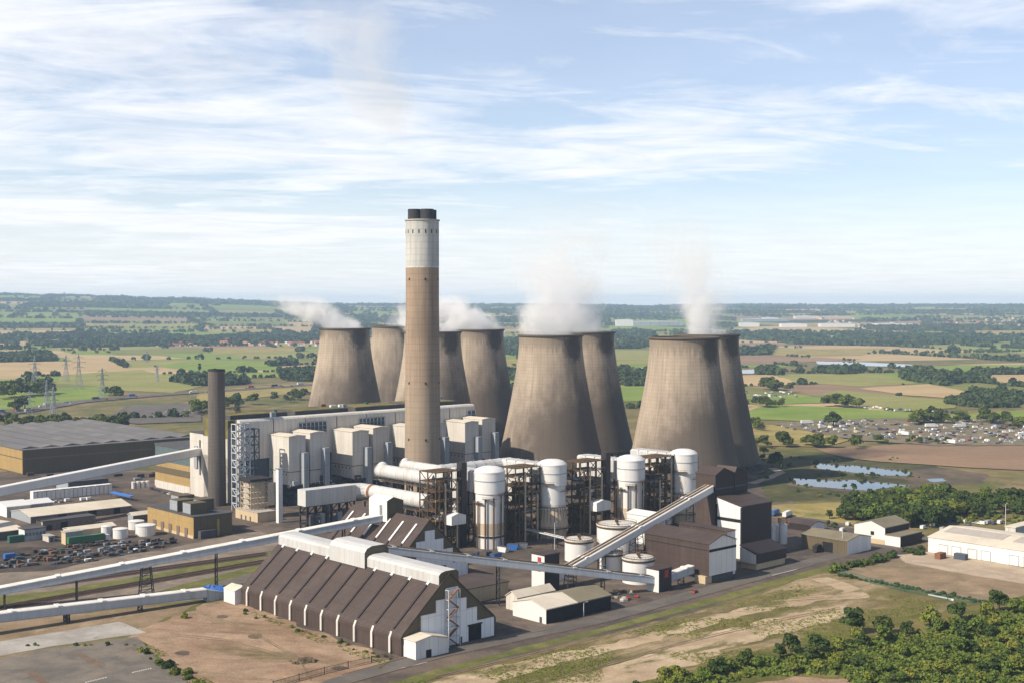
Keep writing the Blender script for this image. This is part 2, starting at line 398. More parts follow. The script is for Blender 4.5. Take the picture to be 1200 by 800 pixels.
def patch(name, px, z, mt, jit=1.2, step=5., world=False, kind='structure'):
    P = [Vector((p[0], p[1], 0)) for p in px] if world else [G(*p) for p in px]
    out = []; LAY[0] += 1
    for i, a in enumerate(P):
        b = P[(i+1) % len(P)]; L = (b-a).length; n = max(1, min(90, int(L/step)))
        nn = Vector((-(b-a).y, (b-a).x, 0)).normalized()
        for k in range(n):
            q = a.lerp(b, k/n); w = jit*(mnoise.noise((q.x*.12, q.y*.12, LAY[0]))*1.6+mnoise.noise((q.x*.5, q.y*.5, LAY[0]))*.6)
            q = q+nn*w; out.append((q.x, q.y, z))
    bm = bmesh.new(); f = bm.faces.new([bm.verts.new(v) for v in out]); bm.normal_update()
    if f.normal.z < 0: f.normal_flip()
    bmesh.ops.triangulate(bm, faces=[f])
    me = bpy.data.meshes.new(name); bm.to_mesh(me); bm.free(); me.materials.append(mt)
    o = bpy.data.objects.new(name, me); COL.objects.link(o)
    return tag(o, kind=kind)
def strip(name, px, w, z, mt, jit=.3, world=False):
    P = [Vector(p) for p in px] if world else [G(*p) for p in px]
    L, Rr = [], []
    for i, p in enumerate(P):
        d = (P[min(i+1, len(P)-1)]-P[max(i-1, 0)]).normalized(); n = Vector((-d.y, d.x, 0))*(w/2)
        L.append(p+n); Rr.append(p-n)
    return patch(name, [(q.x, q.y) for q in L+Rr[::-1]], z, mt, jit, 6., True)
Z1, Z2, Z3, Z4, Z5 = .03, .06, .09, .12, .15
# plant yard and the near fields
patch('yard', [(-60,628),(-60,560),(40,548),(222,552),(330,545),(520,520),(760,520),(880,548),(905,556),(935,590),(1000,612),(1085,640),(1060,662),(960,668),(868,700),(705,744),(560,782),(450,812),(340,812),(283,705),(250,700),(330,640),(180,654),(-60,690)], Z1, M['yard'], 1.5)
patch('soil_field', [(150,742),(240,708),(283,704),(455,772),(440,784),(360,830),(230,830),(215,790)], Z2, M['dirt'], 3)
patch('rail_yard', [(-60,655),(180,646),(300,620),(345,636),(250,700),(-60,735)], Z1+.015, M['ballast'], 2)
patch('verge', [(-40,702),(60,692),(180,672),(330,642),(335,649),(185,678),(70,702),(-40,712)], Z2+.02, M['verge'], 1.2)
patch('verge', [(-40,722),(90,714),(165,698),(300,662),(330,655),(320,664),(240,686),(170,704),(100,716),(-40,728)], Z2+.024, M['verge'], 1.2)
patch('yard', [(168,702),(240,686),(320,664),(345,655),(300,690),(282,703),(240,703)], Z2+.04, M['road'], .8)
patch('soil_field', [(-40,732),(240,704),(170,735),(140,735),(-40,756)], Z2+.013, M['gravel'], 1.5)
patch('concrete_pad', [(-40,758),(140,728),(172,741),(60,757),(-40,776)], Z3, M['pad'], .5)
patch('asphalt_lot', [(-40,778),(60,759),(160,746),(185,770),(222,800),(235,840),(-60,840)], Z3, M['asph'], .8)
M['strip'] = two('reddish_soil', (.17,.115,.08), (.14,.105,.08), .2)
patch('soil_strip', [(88,766),(95,764),(122,779),(113,781)], Z4, M['strip'], .2, 2)
patch('soil_strip', [(32,788),(40,785),(60,802),(50,804)], Z4, M['strip'], .2, 2)
patch('dry_field', [(455,815),(560,783),(705,746),(868,702),(962,670),(1000,662),(1060,690),(1140,712),(1200,720),(1200,850),(430,850)], Z2+.016, M['dry'], 2.5)
patch('verge', [(455,800),(560,771),(705,735),(868,691),(968,662),(980,666),(869,698),(706,741),(560,778),(470,806)], Z3, M['verge'], .8)
patch('sandy_track', [(440,820),(540,790),(640,768),(740,747),(830,722),(905,703),(975,697),(985,702),(910,712),(850,727),(760,752),(660,776),(560,806),(540,830)], Z4, M['sand'], 2.2)
patch('sandy_track', [(950,678),(972,676),(1010,690),(1020,700),(985,702),(975,698),(990,692)], Z4+.02, M['sand'], 1.2)
patch('sandy_track', [(600,812),(700,785),(790,757),(900,725),(985,706),(1000,722),(930,738),(870,756),(800,782),(740,805),(700,830)], Z4-.01, M['sand'], 3)
patch('scrubland', [(690,830),(750,800),(800,786),(870,768),(920,752),(985,730),(1060,722),(1120,712),(1240,690),(1300,860),(800,860)], Z5, M['scrubg'], 3)
patch('soil_field', [(860,805),(930,793),(1010,797),(1040,806),(1000,840),(850,840)], Z5+.03, M['dirt'], 1.2)
patch('gravel_lot', [(985,668),(1060,652),(1240,690),(1240,712),(1150,706),(1085,694),(1000,675)], Z3+.01, M['gravel'], 1.2)
patch('apron', [(1052,650),(1090,646),(1240,672),(1240,690),(1140,674),(1060,659)], Z4, M['apron'], .8)
patch('meadow', [(880,592),(985,588),(1000,607),(1085,620),(1000,618),(940,606),(885,606)], Z2+.01, M['f_gold'], 1.5)
strip('road', [(300,840),(400,797),(520,764),(700,726),(862,682),(960,655),(1030,640),(1100,628)], 9, Z3+.015, M['road'])
strip('road', [(880,604),(920,604),(960,609),(1010,618),(1060,630)], 6, Z3+.02, M['road'])
strip('track', [(905,548),(915,553),(900,560),(880,566)], 7, Z2+.014, M['apron'], .6)
def railway(px):
    P = [G(*p) for p in px]; d = (P[-1]-P[0]); L = d.length; d.normalize(); n = Vector((-d.y, d.x, 0))
    t = thing('railway_track', '', 'railway track', P[0], 0)
    b1 = MB(); k = 0
    a = [P[0]-P[0]+n*s for s in (-2.3, 2.3)]
    b1.hull8([(a[0].x,a[0].y,.02),(a[1].x,a[1].y,.02),(a[1].x,a[1].y,.22),(a[0].x,a[0].y,.22)],
             [((a[0]+d*L).x,(a[0]+d*L).y,.02),((a[1]+d*L).x,(a[1]+d*L).y,.02),((a[1]+d*L).x,(a[1]+d*L).y,.22),((a[0]+d*L).x,(a[0]+d*L).y,.22)])
    b1.build('track_bed', M['rail'], t)
    for s in (-.75, .75):
        b2 = MB(); q = n*s; b2.bar((q.x,q.y,.38), ((q+d*L).x,(q+d*L).y,.38), .16); b2.build('rail', M['steel'], t)
    b3 = MB()
    for i in range(int(L/1.4)):
        c = d*(i*1.4); p, q = c-n*1.25, c+n*1.25; b3.bar((p.x,p.y,.22),(q.x,q.y,.22), .22)
    b3.build('sleepers', M['dsteel'], t)['kind'] = 'stuff'
    return t
for pxs, lb in (([(-60,699.5),(70,687),(190,668.5),(312,647.5)][::3], 'rusty railway track under the long conveyor'), ([(-60,721),(312,656)], 'rusty railway track beside the grass strip')):
    for off in (0, 1):
        r = railway([(p[0], p[1]+off*2.6) for p in pxs]); r['label'] = lb + (', nearer of its pair' if off else ', farther of its pair'); r['group'] = 'railway tracks'
M['dyard'] = two('dark_yard', (.05,.044,.038), (.085,.07,.058), .06, c3=(.15,.12,.09), s3=.06, lo3=.56)  # darker ground under the rows of stacks
patch('yard', [(-20,642),(60,640),(205,630),(200,640),(120,655),(60,668),(-20,672)], Z1+.035, M['dyard'], 1.2)
# kerbs, painted marks and wheel ruts
def kerb(px):
    P = [G(*p) for p in px]; b = MB()
    for a, c in zip(P, P[1:]):
        n = Vector((-(c-a).y,(c-a).x,0)).normalized()*.22
        b.hull8([a-n,a+n,a+n+Vector((0,0,.22)),a-n+Vector((0,0,.22))],[c-n,c+n,c+n+Vector((0,0,.22)),c-n+Vector((0,0,.22))])
    tag(b.build('kerb', M['brick']), kind='structure')
kerb([(400,803),(520,769.5),(700,731.5),(862,687.5),(955,661)]); kerb([(400,790.5),(520,757.5),(640,738)])
def mark(name, px, w, mt, z=Z5+.06): strip(name, px, w, z, M[mt], .02)
for i in range(7):
    mark('road_marking', [(538+4.2*i,744.5-1.3*i),(540+4.2*i,742.3-1.3*i)], .5, 'wht'); 
for i in range(9):
    mark('road_marking', [(100+2.9*i,799-.7*i),(101.5+2.9*i,800-.7*i)], .35, 'wht'); mark('road_marking', [(155+2.6*i,787.5-.6*i),(156.4+2.6*i,788.4-.6*i)], .35, 'wht')
mark('road_marking', [(905,674),(935,666.5)], .4, 'wht'); mark('road_marking', [(470,783),(500,776)], .3, 'wht')
M['rut'] = two('wheel_rut', (.24,.18,.115), (.17,.13,.08), .2)
for o in (0, 2.2):
    for k, pxs in enumerate(([(455,806+o),(560,780+o),(680,752+o),(800,722+o),(905,703+o),(965,699+o)], [(560,815+o),(690,783+o),(800,752+o),(900,728+o),(985,711+o)])): strip('wheel_rut', pxs, .7, Z5+.02+.004*k+.01*(o > 0), M['rut'], .35)
    strip('wheel_rut', [(200,742+o),(260,748+o),(330,766+o),(400,778+o)], .6, Z3+.03+.008*(o > 0), M['rut'], .2)
    strip('wheel_rut', [(232,716+o),(290,736+o),(350,770+o),(365,795+o)], .6, Z3+.034+.008*(o > 0), M['rut'], .2)
for px, py, r in ((300,745,5),(262,722,4),(395,783,4),(215,765,5),(330,724,3)): patch('damp_soil', [(px+r*2*math.cos(a),py+r*.55*math.sin(a)) for a in np.linspace(0,6,9)], Z3+.01, M['mud'], 1.5, 3)
# ponds and wet ground
M['marsh'] = two('marsh_grass', (.085,.085,.035), (.05,.055,.024), .03, c3=(.15,.12,.06), s3=.03, lo3=.55, hi3=.7, var=.25)
patch('marsh', [(880,545),(930,535),(1090,538),(1110,560),(1080,578),(1010,585),(900,588)], Z2, M['marsh'], 2)
patch('marsh', [(1050,552),(1100,547),(1160,556),(1150,566),(1080,570),(1060,562)], Z3, M['mud'], 2)
patch('pond_bank', [(950,540),(985,543),(1035,547),(1075,552),(1072,559.5),(1030,559),(1000,555.5),(970,552),(950,549)], Z3+.01, M['mud'], 1.5)
patch('pond_bank', [(920,558.5),(975,561),(1020,562),(1073,568),(1074,571),(1035,575),(1020,581),(1003,576),(955,573),(925,569)], Z3+.012, M['mud'], 1.5)
patch('pond', [(955,542),(985,545.5),(1000,545),(1035,549),(1068,553),(1066,557),(1030,556.5),(1000,553),(975,550.5),(957,548)], Z4, M['water'], 1.3)
patch('pond', [(926,560),(950,561),(975,563),(1000,562),(1020,564),(1050,567),(1067,569),(1030,572),(1018,578),(1014,574),(1005,573.5),(985,572),(955,570),(930,567)], Z4, M['water'], 1.5)
patch('pond', [(1086,561),(1104,560),(1110,563),(1092,564.5)], Z4, M['water'], 1.3)
# far fields seen beyond the works (each one a real parcel of land)
FIELDS = [
 ('f_green',[(-30,462),(20,457),(110,453),(131,458),(128,465),(40,478),(-30,481)]),
 ('f_olive',[(62,449),(75,439),(165,433),(242,451),(205,460),(130,457),(110,452)]),
 ('f_tan',[(-30,423),(70,425.5),(135,431),(70,438),(-30,437)]),
 ('f_tan',[(60,415),(190,417),(215,420),(90,424)]),
 ('f_green',[(185,429),(235,421),(330,424),(325,433),(240,437)]),
 ('f_gold',[(230,458),(372,448),(372,458),(300,466),(232,470)]),
 ('f_tan',[(-30,410),(70,411),(90,416),(-30,417)]),
 ('f_dull',[(120,411),(235,407),(240,413),(140,416)]),
 ('f_gold',[(240,408),(345,407),(350,412),(250,415)]),
 ('f_green',[(868,484),(900,474),(1000,478),(1094,485),(1088,491),(1030,497),(930,493),(868,491)]),
 ('f_gold',[(868,499),(905,498),(965,505),(1000,517),(960,524),(885,522)]),
 ('f_brown',[(955,526),(1060,520),(1240,522),(1240,553),(1130,548),(990,537)]),
 ('f_olive',[(905,438),(1030,438),(1078,449),(1010,453),(930,448)]),
 ('f_tan',[(1006,455),(1090,450),(1142,461),(1120,467),(1060,463)]),
 ('f_olive',[(985,457),(1055,464),(1115,469),(1120,478),(1060,482),(1005,474),(960,462)]),
 ('f_tan',[(864,440),(905,439),(935,448),(920,452),(864,452)]),
 ('f_green',[(1065,430),(1120,428),(1240,427),(1240,436),(1110,437)]),
 ('f_tan',[(1150,441),(1240,441),(1240,448),(1180,449)]),
 ('f_green',[(868,466),(940,462),(990,472),(905,474)]),
 ('f_gold',[(864,407),(960,409),(1040,408),(1010,416),(940,418),(864,415)]),
 ('f_brown',[(864,420),(960,419),(1010,421),(900,427),(864,427)]),
 ('f_green',[(725,453),(762,452),(760,470),(726,471)]),
 ('f_olive',[(720,410),(765,411),(760,427),(722,429)]),
 ('f_green',[(596,432),(618,430),(616,470),(596,470)]),
 ('f_green',[(1100,487),(1240,478),(1240,488),(1110,494)]),
]
for i, (mt, px) in enumerate(FIELDS): patch('field', px, .4+.02*i, M[mt], 4, 25)
for px in ([(862,434),(885,433),(887,438),(862,438)], [(955,423.5),(1010,424.5),(1070,427.5),(1066,430.5),(1000,428.5),(958,427)], [(738,432),(766,431),(764,436),(740,437)]):
    patch('river', px, 1.1, M['water'], 4, 20)
MWAY = [(-60,492),(20,483),(90,471),(190,462.5),(300,455.5),(372,450.5),(420,447)]
strip('motorway', MWAY, 34, .95, M['road'], .5)
patch('car_park', [(120,492),(150,476),(215,473),(236,478),(236,494),(160,497)], .9, M['road'], 1)
M['scrap'] = two('scrapyard_ground', (.17,.15,.085), (.21,.17,.12), .03, c3=(.1,.085,.065), s3=.05)
patch('scrapyard', [(905,497),(960,492),(1060,490),(1240,492),(1240,522),(1100,523),(1000,516)], 1.0, M['scrap'], 3)
# ------------------------------------------------------------------ cooling towers
PROF = [(40.2,6.5),(38.9,12),(37.2,19),(35.3,27),(33.0,38),(30.8,49),(28.7,60),(26.7,71),(25.0,82),(24.05,91),(23.7,97),(23.85,101),(24.1,102)]
def rad_at(z):
    for (a, b), (c, d) in zip(PROF, PROF[1:]):
        if b <= z <= d: return a+(c-a)*(z-b)/(d-b)
    return PROF[-1][0]
zs = [6.5+(102-6.5)*i/56 for i in range(57)]
TOWERS = [((119,886),'cooling tower without steam, rising behind the dark brown hoist tower',0),
          ((149,976),'cooling tower behind the steamless right-hand tower, half hidden, tall thin steam above its rim',1),
          ((29,959),'broad middle cooling tower with a dark stained and shaded skirt, behind the white ducts',2),
          ((61,1062),'cooling tower half hidden behind the middle one that has the dark stained and shaded skirt',3),
          ((-67,1079),'cooling tower mostly hidden by the tall two-tone chimney',4),
          ((-31.5,1172),'cooling tower just right of the tall two-tone chimney, behind the boiler house end',5),
          ((-161,1232),'leftmost cooling tower of all, standing behind the mossy boiler house roof',6),
          ((-124,1351),'farthest and smallest-looking cooling tower, left of the tall chimney',7)]
shell_b = MB(); shell_b.lathe([(rad_at(z), z) for z in zs], 112)
inner_b = MB(); inner_b.lathe([(rad_at(z)-.7, z) for z in zs], 72)
lip_b = MB(); lip_b.lathe([(23.5,101.2),(24.1,101.2),(24.9,101.6),(24.9,102.5),(24.2,102.9),(23.2,102.9),(23.2,101.2)], 96)
ring_b = MB(); ring_b.lathe([(39.2,5.9),(41.2,5.9),(41.0,7.2),(39.4,7.2)], 96)
basin_b = MB(); basin_b.lathe([(43.5,0),(43.5,1.1),(42.7,1.1),(42.7,.4),(0.1,.4)], 72)
leg_b = MB()
leg_b.tube((42.6,-2.6,.4),(40.3,0,6.3),.45,.4,6); leg_b.tube((42.6,2.6,.4),(40.3,0,6.3),.45,.4,6)
proto = None
for (x, y), lb, i in TOWERS:
    if proto is None:
        t = proto = thing('cooling_tower', lb, 'cooling tower', (x,y,0), 0, 'cooling towers')
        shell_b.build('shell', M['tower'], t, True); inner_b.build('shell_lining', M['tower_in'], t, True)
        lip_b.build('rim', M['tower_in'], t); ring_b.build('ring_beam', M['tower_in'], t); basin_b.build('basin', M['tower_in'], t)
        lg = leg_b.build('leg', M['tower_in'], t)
        for k in range(1, 44):
            c = lg.copy(); COL.objects.link(c); c.rotation_euler = (0,0,2*math.pi*k/44)
    else:
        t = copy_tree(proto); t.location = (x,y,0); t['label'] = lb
# ------------------------------------------------------------------ main chimney
base = G(495.5, 586); base.z = 0
HC = height(base, 258.5); ks = HC/179.
t = thing('chimney', 'tall chimney with brown shaft, white upper band and four dark flues on top', 'chimney', base, R_(15))
r0, r1 = 11.75, 10.55
rz = lambda z: r0-(r0-r1)*min(1, z/(HC*.7))
zc = height(base, 312)
b1 = MB(); n = 40; b1.lathe([(rz(zc*i/n), zc*i/n) for i in range(n+1)], 64); b1.build('shaft', M['stack'], t, True)
m2 = concrete_round('stack_white_band', (.5,.5,.475), 0, (.3,.29,.26), 400., .2, ring=4, rr=11.)
b1 = MB(); b1.lathe([(rz(zc)+.02, zc)]+[(rz(z)+.04, z) for z in (zc+.1, zc+12, zc+24, HC-3)]+[(rz(HC)+.04, HC),(rz(HC)-1.2, HC),(.1, HC)], 64); b1.build('white_band', m2, t, False)
b1 = MB(); b1.lathe([(rz(HC)+.04,HC-.5),(rz(HC)+.6,HC-.4),(rz(HC)+.6,HC+.4),(rz(HC)-.3,HC+.4)], 64); b1.build('cornice_ring', M['concrete'], t)
for k in range(4):
    a = math.pi/2*k+.35; f = MB(); f.lathe([(4.3,HC-.5),(4.3,HC+6.8),(3.7,HC+6.8),(3.7,HC+1)], 28, c=(5.6*math.cos(a),5.6*math.sin(a)))
    f.build('flue', M['flue'], t, False)
for k in range(16):
    a = 2*math.pi*k/16; rr_ = rz(HC)+.05; s = MB(); s.box(-.15,.12,-.32,.32,HC-8.6,HC-6.2)
    o = s.build('vent_slot', M['black'], t); o.location = (rr_*math.cos(a), rr_*math.sin(a), 0); o.rotation_euler = (0,0,a)
for zz in (zc-9, HC*.42, HC*.22):
    for k in range(6):
        a = 2*math.pi*k/6+.5; s = MB(); s.box(-.3,.3,-.5,.5,zz,zz+1.3); rr_ = rz(zz)
        o = s.build('access_hatch', M['dsteel'], t); o.location = (rr_*math.cos(a), rr_*math.sin(a), 0); o.rotation_euler = (0,0,a)
# small chimney
base = G(254.5, 591.5); base.z = 0; h2 = height(base, 433)
t = thing('chimney', 'short dark grey-brown chimney beside the cream end wall of the boiler house', 'chimney', base, 0)
b1 = MB(); b1.lathe([(5.6-.5*i/30, h2*i/30) for i in range(31)], 48); b1.build('shaft', M['stack2'], t, True)
b1 = MB(); b1.lathe([(5.1,h2-.6),(5.35,h2-.6),(5.35,h2+.4),(4.5,h2+.4),(4.5,h2-2),(.1,h2-2)], 48); b1.build('rim', M['flue'], t)
# ------------------------------------------------------------------ boiler house
P, lu, lv, hb = foot((281,592), xu=556, xv=239, top=492)
lu = (lambda Q: reach(Q, U, 556))(Vector((P.x,P.y,hb)))
BH = dict(P=P, lu=lu, lv=lv, h=hb)
t = thing('boiler_house', 'long cream boiler house with rounded cornice and mossy flat roof', 'power station building', P)
b1 = MB(); b1.box(0,lu,6.1,lv,hb-25,hb-13); b1.box(0,lu,.6,lv,0,hb-25.05); b1.box(0,1.2,.3,lv,0,hb-25.2); b1.build('wall', [M['cream']], t)
b1 = MB(); b1.box(1.2,lu-.2,-.1,.6,0,hb-25.1); b1.build('recessed_front', [M['bsteel']], t)
nseg = 8; w = lu/nseg
for k in range(nseg):
    b1 = MB(); x0, x1 = k*w+.4, (k+1)*w-.4
    pr = [(-.9,hb-25),(-.9,hb-2.6),(-.6,hb-1.3),(.2,hb-.3),(1.4,hb),(6,hb),(6,hb-25)]
    b1.prism(pr, 'x', x0, x1); b1.build('cornice_panel', M['cream2'], t)
b1 = MB(); b1.box(.3,lu-.3,6,lv-.2,hb-13,hb-1.2); b1.build('roof', M['moss'], t)
for k in range(4):
    x0 = lu*k/4+3; x1 = lu*(k+1)/4-3
    b1 = MB(); b1.box(x0,x1,lv*.36,lv*.95,hb-1.2,hb+1.6); b1.box(x0+.8,x1-.8,lv*.36+.8,lv*.95-.8,hb+1.6,hb+1.75,1); b1.build('roof_slab', [M['dgrey'],M['moss']], t)
for k in range(10):
    x = lu*random.random(); y = lv*random.uniform(.25,.9); b1 = MB(); b1.box(x,x+random.uniform(2,5),y,y+2,hb-1.2,hb+random.uniform(2.4,4)); b1.build('roof_plant', [M['white'],M['grey'],M['green'],M['rust']][k%4], t)
for px0, px1 in ((348,381),(419,449),(546,558)):
    q = Vector((P.x,P.y,hb-8)); x0 = reach(q,U,px0); x1 = min(lu-.5, reach(q,U,px1))
    b1 = MB(); b1.box(x0,x1,-1.15,-.92,hb-12.5,hb-4.6); o = b1.build('louvre_window', M['bsteel'], t)
    b1 = MB(); b1.lattice(x0,x1,-1.9,-1.2,hb-12.5,hb-4.0,max(2,int((x1-x0)/3)),1,3,.22,brace=0); b1.build('window_frame', M['grey'], o)
b1 = MB(); b1.box(-.25,-.02,lv*.2,lv*.3,hb*.15,hb*.9); b1.box(-.3,-.02,lv*.6,lv*.68,hb*.3,hb*.95); b1.build('wall_recess', M['grey'], t)
# stepped bunker bay at the far end
q = P+V*lv; lv2 = reach(q, V, 223); h3 = height(q+V*lv2, 506)
t = thing('bunker_bay', 'lower cream bay with a tall slot, stepped against the boiler house end', 'power station building', q)
b1 = MB(); b1.box(0,lu*.9,.05,lv2,0,h3); b1.build('wall', M['cream'], t)
b1 = MB(); b1.box(-.25,.0,lv2*.2,lv2*.3,h3*.35,h3*.9); b1.build('slot', M['dgrey'], t)
b1 = MB(); b1.box(-.9,.0,lv2*.4,lv2*.62,h3*.45,h3*.8); b1.build('head_casing', M['grey'], t)
b1 = MB(); b1.box(-.2,lu*.9+.2,.1,lv2+.2,h3,h3+.7); b1.build('roof', M['dgrey'], t)
# turbine hall beyond
q2 = q+V*lv2; lv3 = abs(reach(q2+Vector((0,0,0)), V, 182)); h4 = height(q2, 526)
t = thing('turbine_hall', 'tan turbine hall end with blue-grey glazed upper half, beside the cream bay', 'power station building', q2)
b1 = MB(); b1.box(0,lu*.95,.05,lv3,5,h4*.62); b1.build('wall', M['tan'], t)
b1 = MB(); b1.box(-.3,lu*.95,.05,lv3+.2,0,5); b1.build('plinth_or_shade', M['cream2'], t)
b1 = MB(); b1.box(.1,lu*.95,.1,lv3-.1,h4*.62,h4-1); b1.build('glazed_wall', M['glass'], t)
b1 = MB(); b1.box(-.3,lu*.95+.3,.08,lv3+.3,h4-1,h4+.4); b1.build('roof', M['dgrey'], t)
b1 = MB(); b1.box(-.25,-.0,.3,lv3-.2,h4*.36,h4*.5); b1.build('tan_band', M['olive'], t)
# white steel stair tower at the boiler house corner
P0 = G(277.5,598); 
t = thing('stair_tower', 'white steel lattice stair tower at the corner of the boiler house', 'stair tower', P0)
hst = height(P0, 497); wu = abs(reach(P0,U,303)); 
b1 = MB(); b1.lattice(0,wu*.62,0,5.5,0,hst,2,1,12,.42,brace=1); b1.build('lattice_frame', M['gsteel'], t)
for k in range(12):
    b1 = MB(); z = hst*(k+1)/12; b1.box(.2,wu*.62-.2,.2,5.3,z-.1,z+.12); b1.build('landing', M['bsteel'], t)
for k in range(11):
    b1 = MB(); z = hst*(k+1)/12; z2 = hst*(k+2)/12; x0, x1 = (1,wu*.5) if k%2 else (wu*.5,1)
    b1.hull8([(x0,1,z),(x0,2.2,z),(x0,2.2,z+.3),(x0,1,z+.3)],[(x1,1,z2),(x1,2.2,z2),(x1,2.2,z2+.3),(x1,1,z2+.3)]); b1.build('stair_flight', M['gsteel'], t)
P1 = P0+U*wu*.66
t = thing('steel_frame', 'dark blue steel access frame between the white stair tower and the first cream casing', 'steel frame', P1)
b1 = MB(); b1.lattice(0,wu*.42,1,7,0,hst*.93,2,1,10,.45,brace=1); b1.build('lattice_frame', M['bsteel'], t)
for k in range(6):
    b1 = MB(); z = hst*.93*(k+3)/10; b1.box(0,wu*.42,1,7,z,z+.2); b1.build('walkway', M['grey'], t)
# low block and lattice frame before it
Q, a, c, h = foot((302,612), xu=323, xv=276, top=601)
t = thing('plant_hut', 'low buff concrete hut at the foot of the white stair tower', 'hut', Q)
b1 = MB(); b1.box(0,a,0,c,0,h); b1.build('wall', M['tanpale'], t)
b1 = MB(); b1.box(-.2,a+.2,-.2,c+.2,h,h+.4); b1.build('roof', M['concrete'], t)
for k in range(3):
    b1 = MB(); b1.box(-.08,.02,c*(.3+.2*k),c*(.3+.2*k)+1.4,0.1,2.6); b1.build('door', M['dgrey'], t)
Q2 = Q+V*c*.35+U*.5
t = thing('transformer_gantry', 'tangled buff steel gantry above the low buff hut', 'steel frame', Q2+U*1+Vector((0,0,0)))
b1 = MB(); b1.lattice(0,a*.95,1,c*.5,h+.4,h+17,5,2,5,.28,brace=2); b1.build('lattice_frame', M['tanpale'], t)
b1 = MB(); b1.box(-1,a+2,0,c*.55,h+17,h+18.4); b1.build('deck', M['dsteel'], t)
b1 = MB(); b1.box(1,a-.5,c*.22,c*.45,h+.5,h+16); b1.build('panel_wall', M['cream'], t)
# slim white vent column
Q = G(327.5,612)
t = thing('vent_column', 'slim white square vent column beside the buff steel gantry', 'vent column', Q)
hv = height(Q, 549); b1 = MB(); b1.box(-1.4,1.4,-1.4,1.4,0,hv); b1.build('casing', M['white'], t)
b1 = MB(); b1.box(-1.7,1.7,-1.7,1.7,hv,hv+.5); b1.build('cap', M['grey'], t)
# ------------------------------------------------------------------ four cream catalyst casings in front of the boiler house
zb, zt = 13.0, 43.0
LBL = ['cream twin casing with hoppers beside the white stair tower','cream twin casing second from the white stair tower','cream twin casing partly hidden behind the tall two-tone chimney','cream twin casing right of the tall two-tone chimney, at the boiler house end']
CAS = []
for k, (xl, xn) in enumerate(((315,338.5),(388,413),(457,482),(520,545))):
    A = P.copy(); A.z = zt
    uu = reach(A, U, xl)
    B = Vector((P.x,P.y,0))+U*uu
    Bz = B.copy(); Bz.z = zt; wv = abs(reach(Bz, V, xn)) if k != 2 else wv; O = B-V*wv; Oz = O.copy(); Oz.z = 28; xr_ = (382.5, 456, 0, 580.5)[k]; uw = reach(Oz, U, xr_) if k != 2 else uw; bw = uw*.44
    t = thing('catalyst_casing', LBL[k], 'plant casing', O, TH, 'cream catalyst casings along the boiler house')
    CAS.append(O)
    for j, x0 in enumerate((0.0, uw-bw)):
        b1 = MB(); zz = zt+(1.2 if j else 0)
        b1.box(x0,x0+bw,0,wv,zb+8.3,zz)
        # hopper skirt narrows below the band
        b1.hull8([(x0+.1,.3,zb),(x0+bw*.8,.3,zb),(x0+bw*.8,wv,zb),(x0+.1,wv,zb)],[(x0,.05,zb+8),(x0+bw,.05,zb+8),(x0+bw,wv,zb+8),(x0,wv,zb+8)])
        o = b1.build('casing', M['cream2'], t)
        b1 = MB(); b1.box(x0-.2,x0+bw+.2,-.2,wv,zb+8,zb+8.4); b1.build('band', M['brick'], o)
        for q in range(5):
            b1 = MB(); y = 2.5+q*wv*.17; b1.box(x0-.12,x0+.05,y,y+.9,zb+6,zb+7.2); b1.build('inspection_hatch', M['dgrey'], o)
        b1 = MB(); b1.prism([(x0-.3,zz),(x0+bw+.3,zz),(x0+bw+.3,zz+.4),(x0+bw*.5,zz+1.2),(x0-.3,zz+.4)],'y',-.3,wv); b1.build('roof', M['roofcream'], o)
        if j == 0:
            b1 = MB(); b1.box(bw,uw-bw,9,wv,zb+6,zz-4); b1.build('link_panel', M['grey'], t)
        b1 = MB(); b1.box(x0+bw*.66,x0+bw*.96,-4.6,-.4,(4 if k < 2 else 14),zb+19+(3 if j else 1)); b1.build('downcomer_duct', M['grey'], t)
    b1 = MB(); b1.lattice(0,uw,2,wv,0,zb-.2,5,2,2,.7,brace=1); b1.build('support_frame', M['dsteel'], t)
    b1 = MB(); b1.box(-1,uw+2,-3,wv,zb-1.4,zb-.2); b1.build('deck', M['dsteel'], t)
    b1 = MB(); b1.lattice(-1,uw+2,-3,-2.8,zb-.2,zb+1,10,1,1,.15,brace=0); b1.build('handrail', M['gsteel'], t)
    for q in range(6):
        x = random.uniform(0,27); b1 = MB(); s = random.uniform(1.5,4); b1.box(x,x+s,-2.4,1.5,zb-.2,zb+random.uniform(1.5,4.5)); b1.build('equipment_box', [M['white'],M['grey'],M['bsteel'],M['steel']][q%4], t)
# dark plant under and between the casings
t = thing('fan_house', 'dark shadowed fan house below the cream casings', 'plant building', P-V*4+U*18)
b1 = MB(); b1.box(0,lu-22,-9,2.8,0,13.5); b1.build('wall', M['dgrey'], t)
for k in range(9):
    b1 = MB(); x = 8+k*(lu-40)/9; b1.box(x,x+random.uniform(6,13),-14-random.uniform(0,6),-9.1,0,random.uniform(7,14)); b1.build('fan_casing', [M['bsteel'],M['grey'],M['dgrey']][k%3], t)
# ------------------------------------------------------------------ flue-gas ducts
def Lz(px, py, D):                        # a point by where it is seen and how far away it stands
    return AT(px, py, D)
def local_thing(name, label, cat, O, group=None): return thing(name, label, cat, O, TH, group)
def uv(O, Pt): d = Pt-O; return (d.dot(U), d.dot(V))
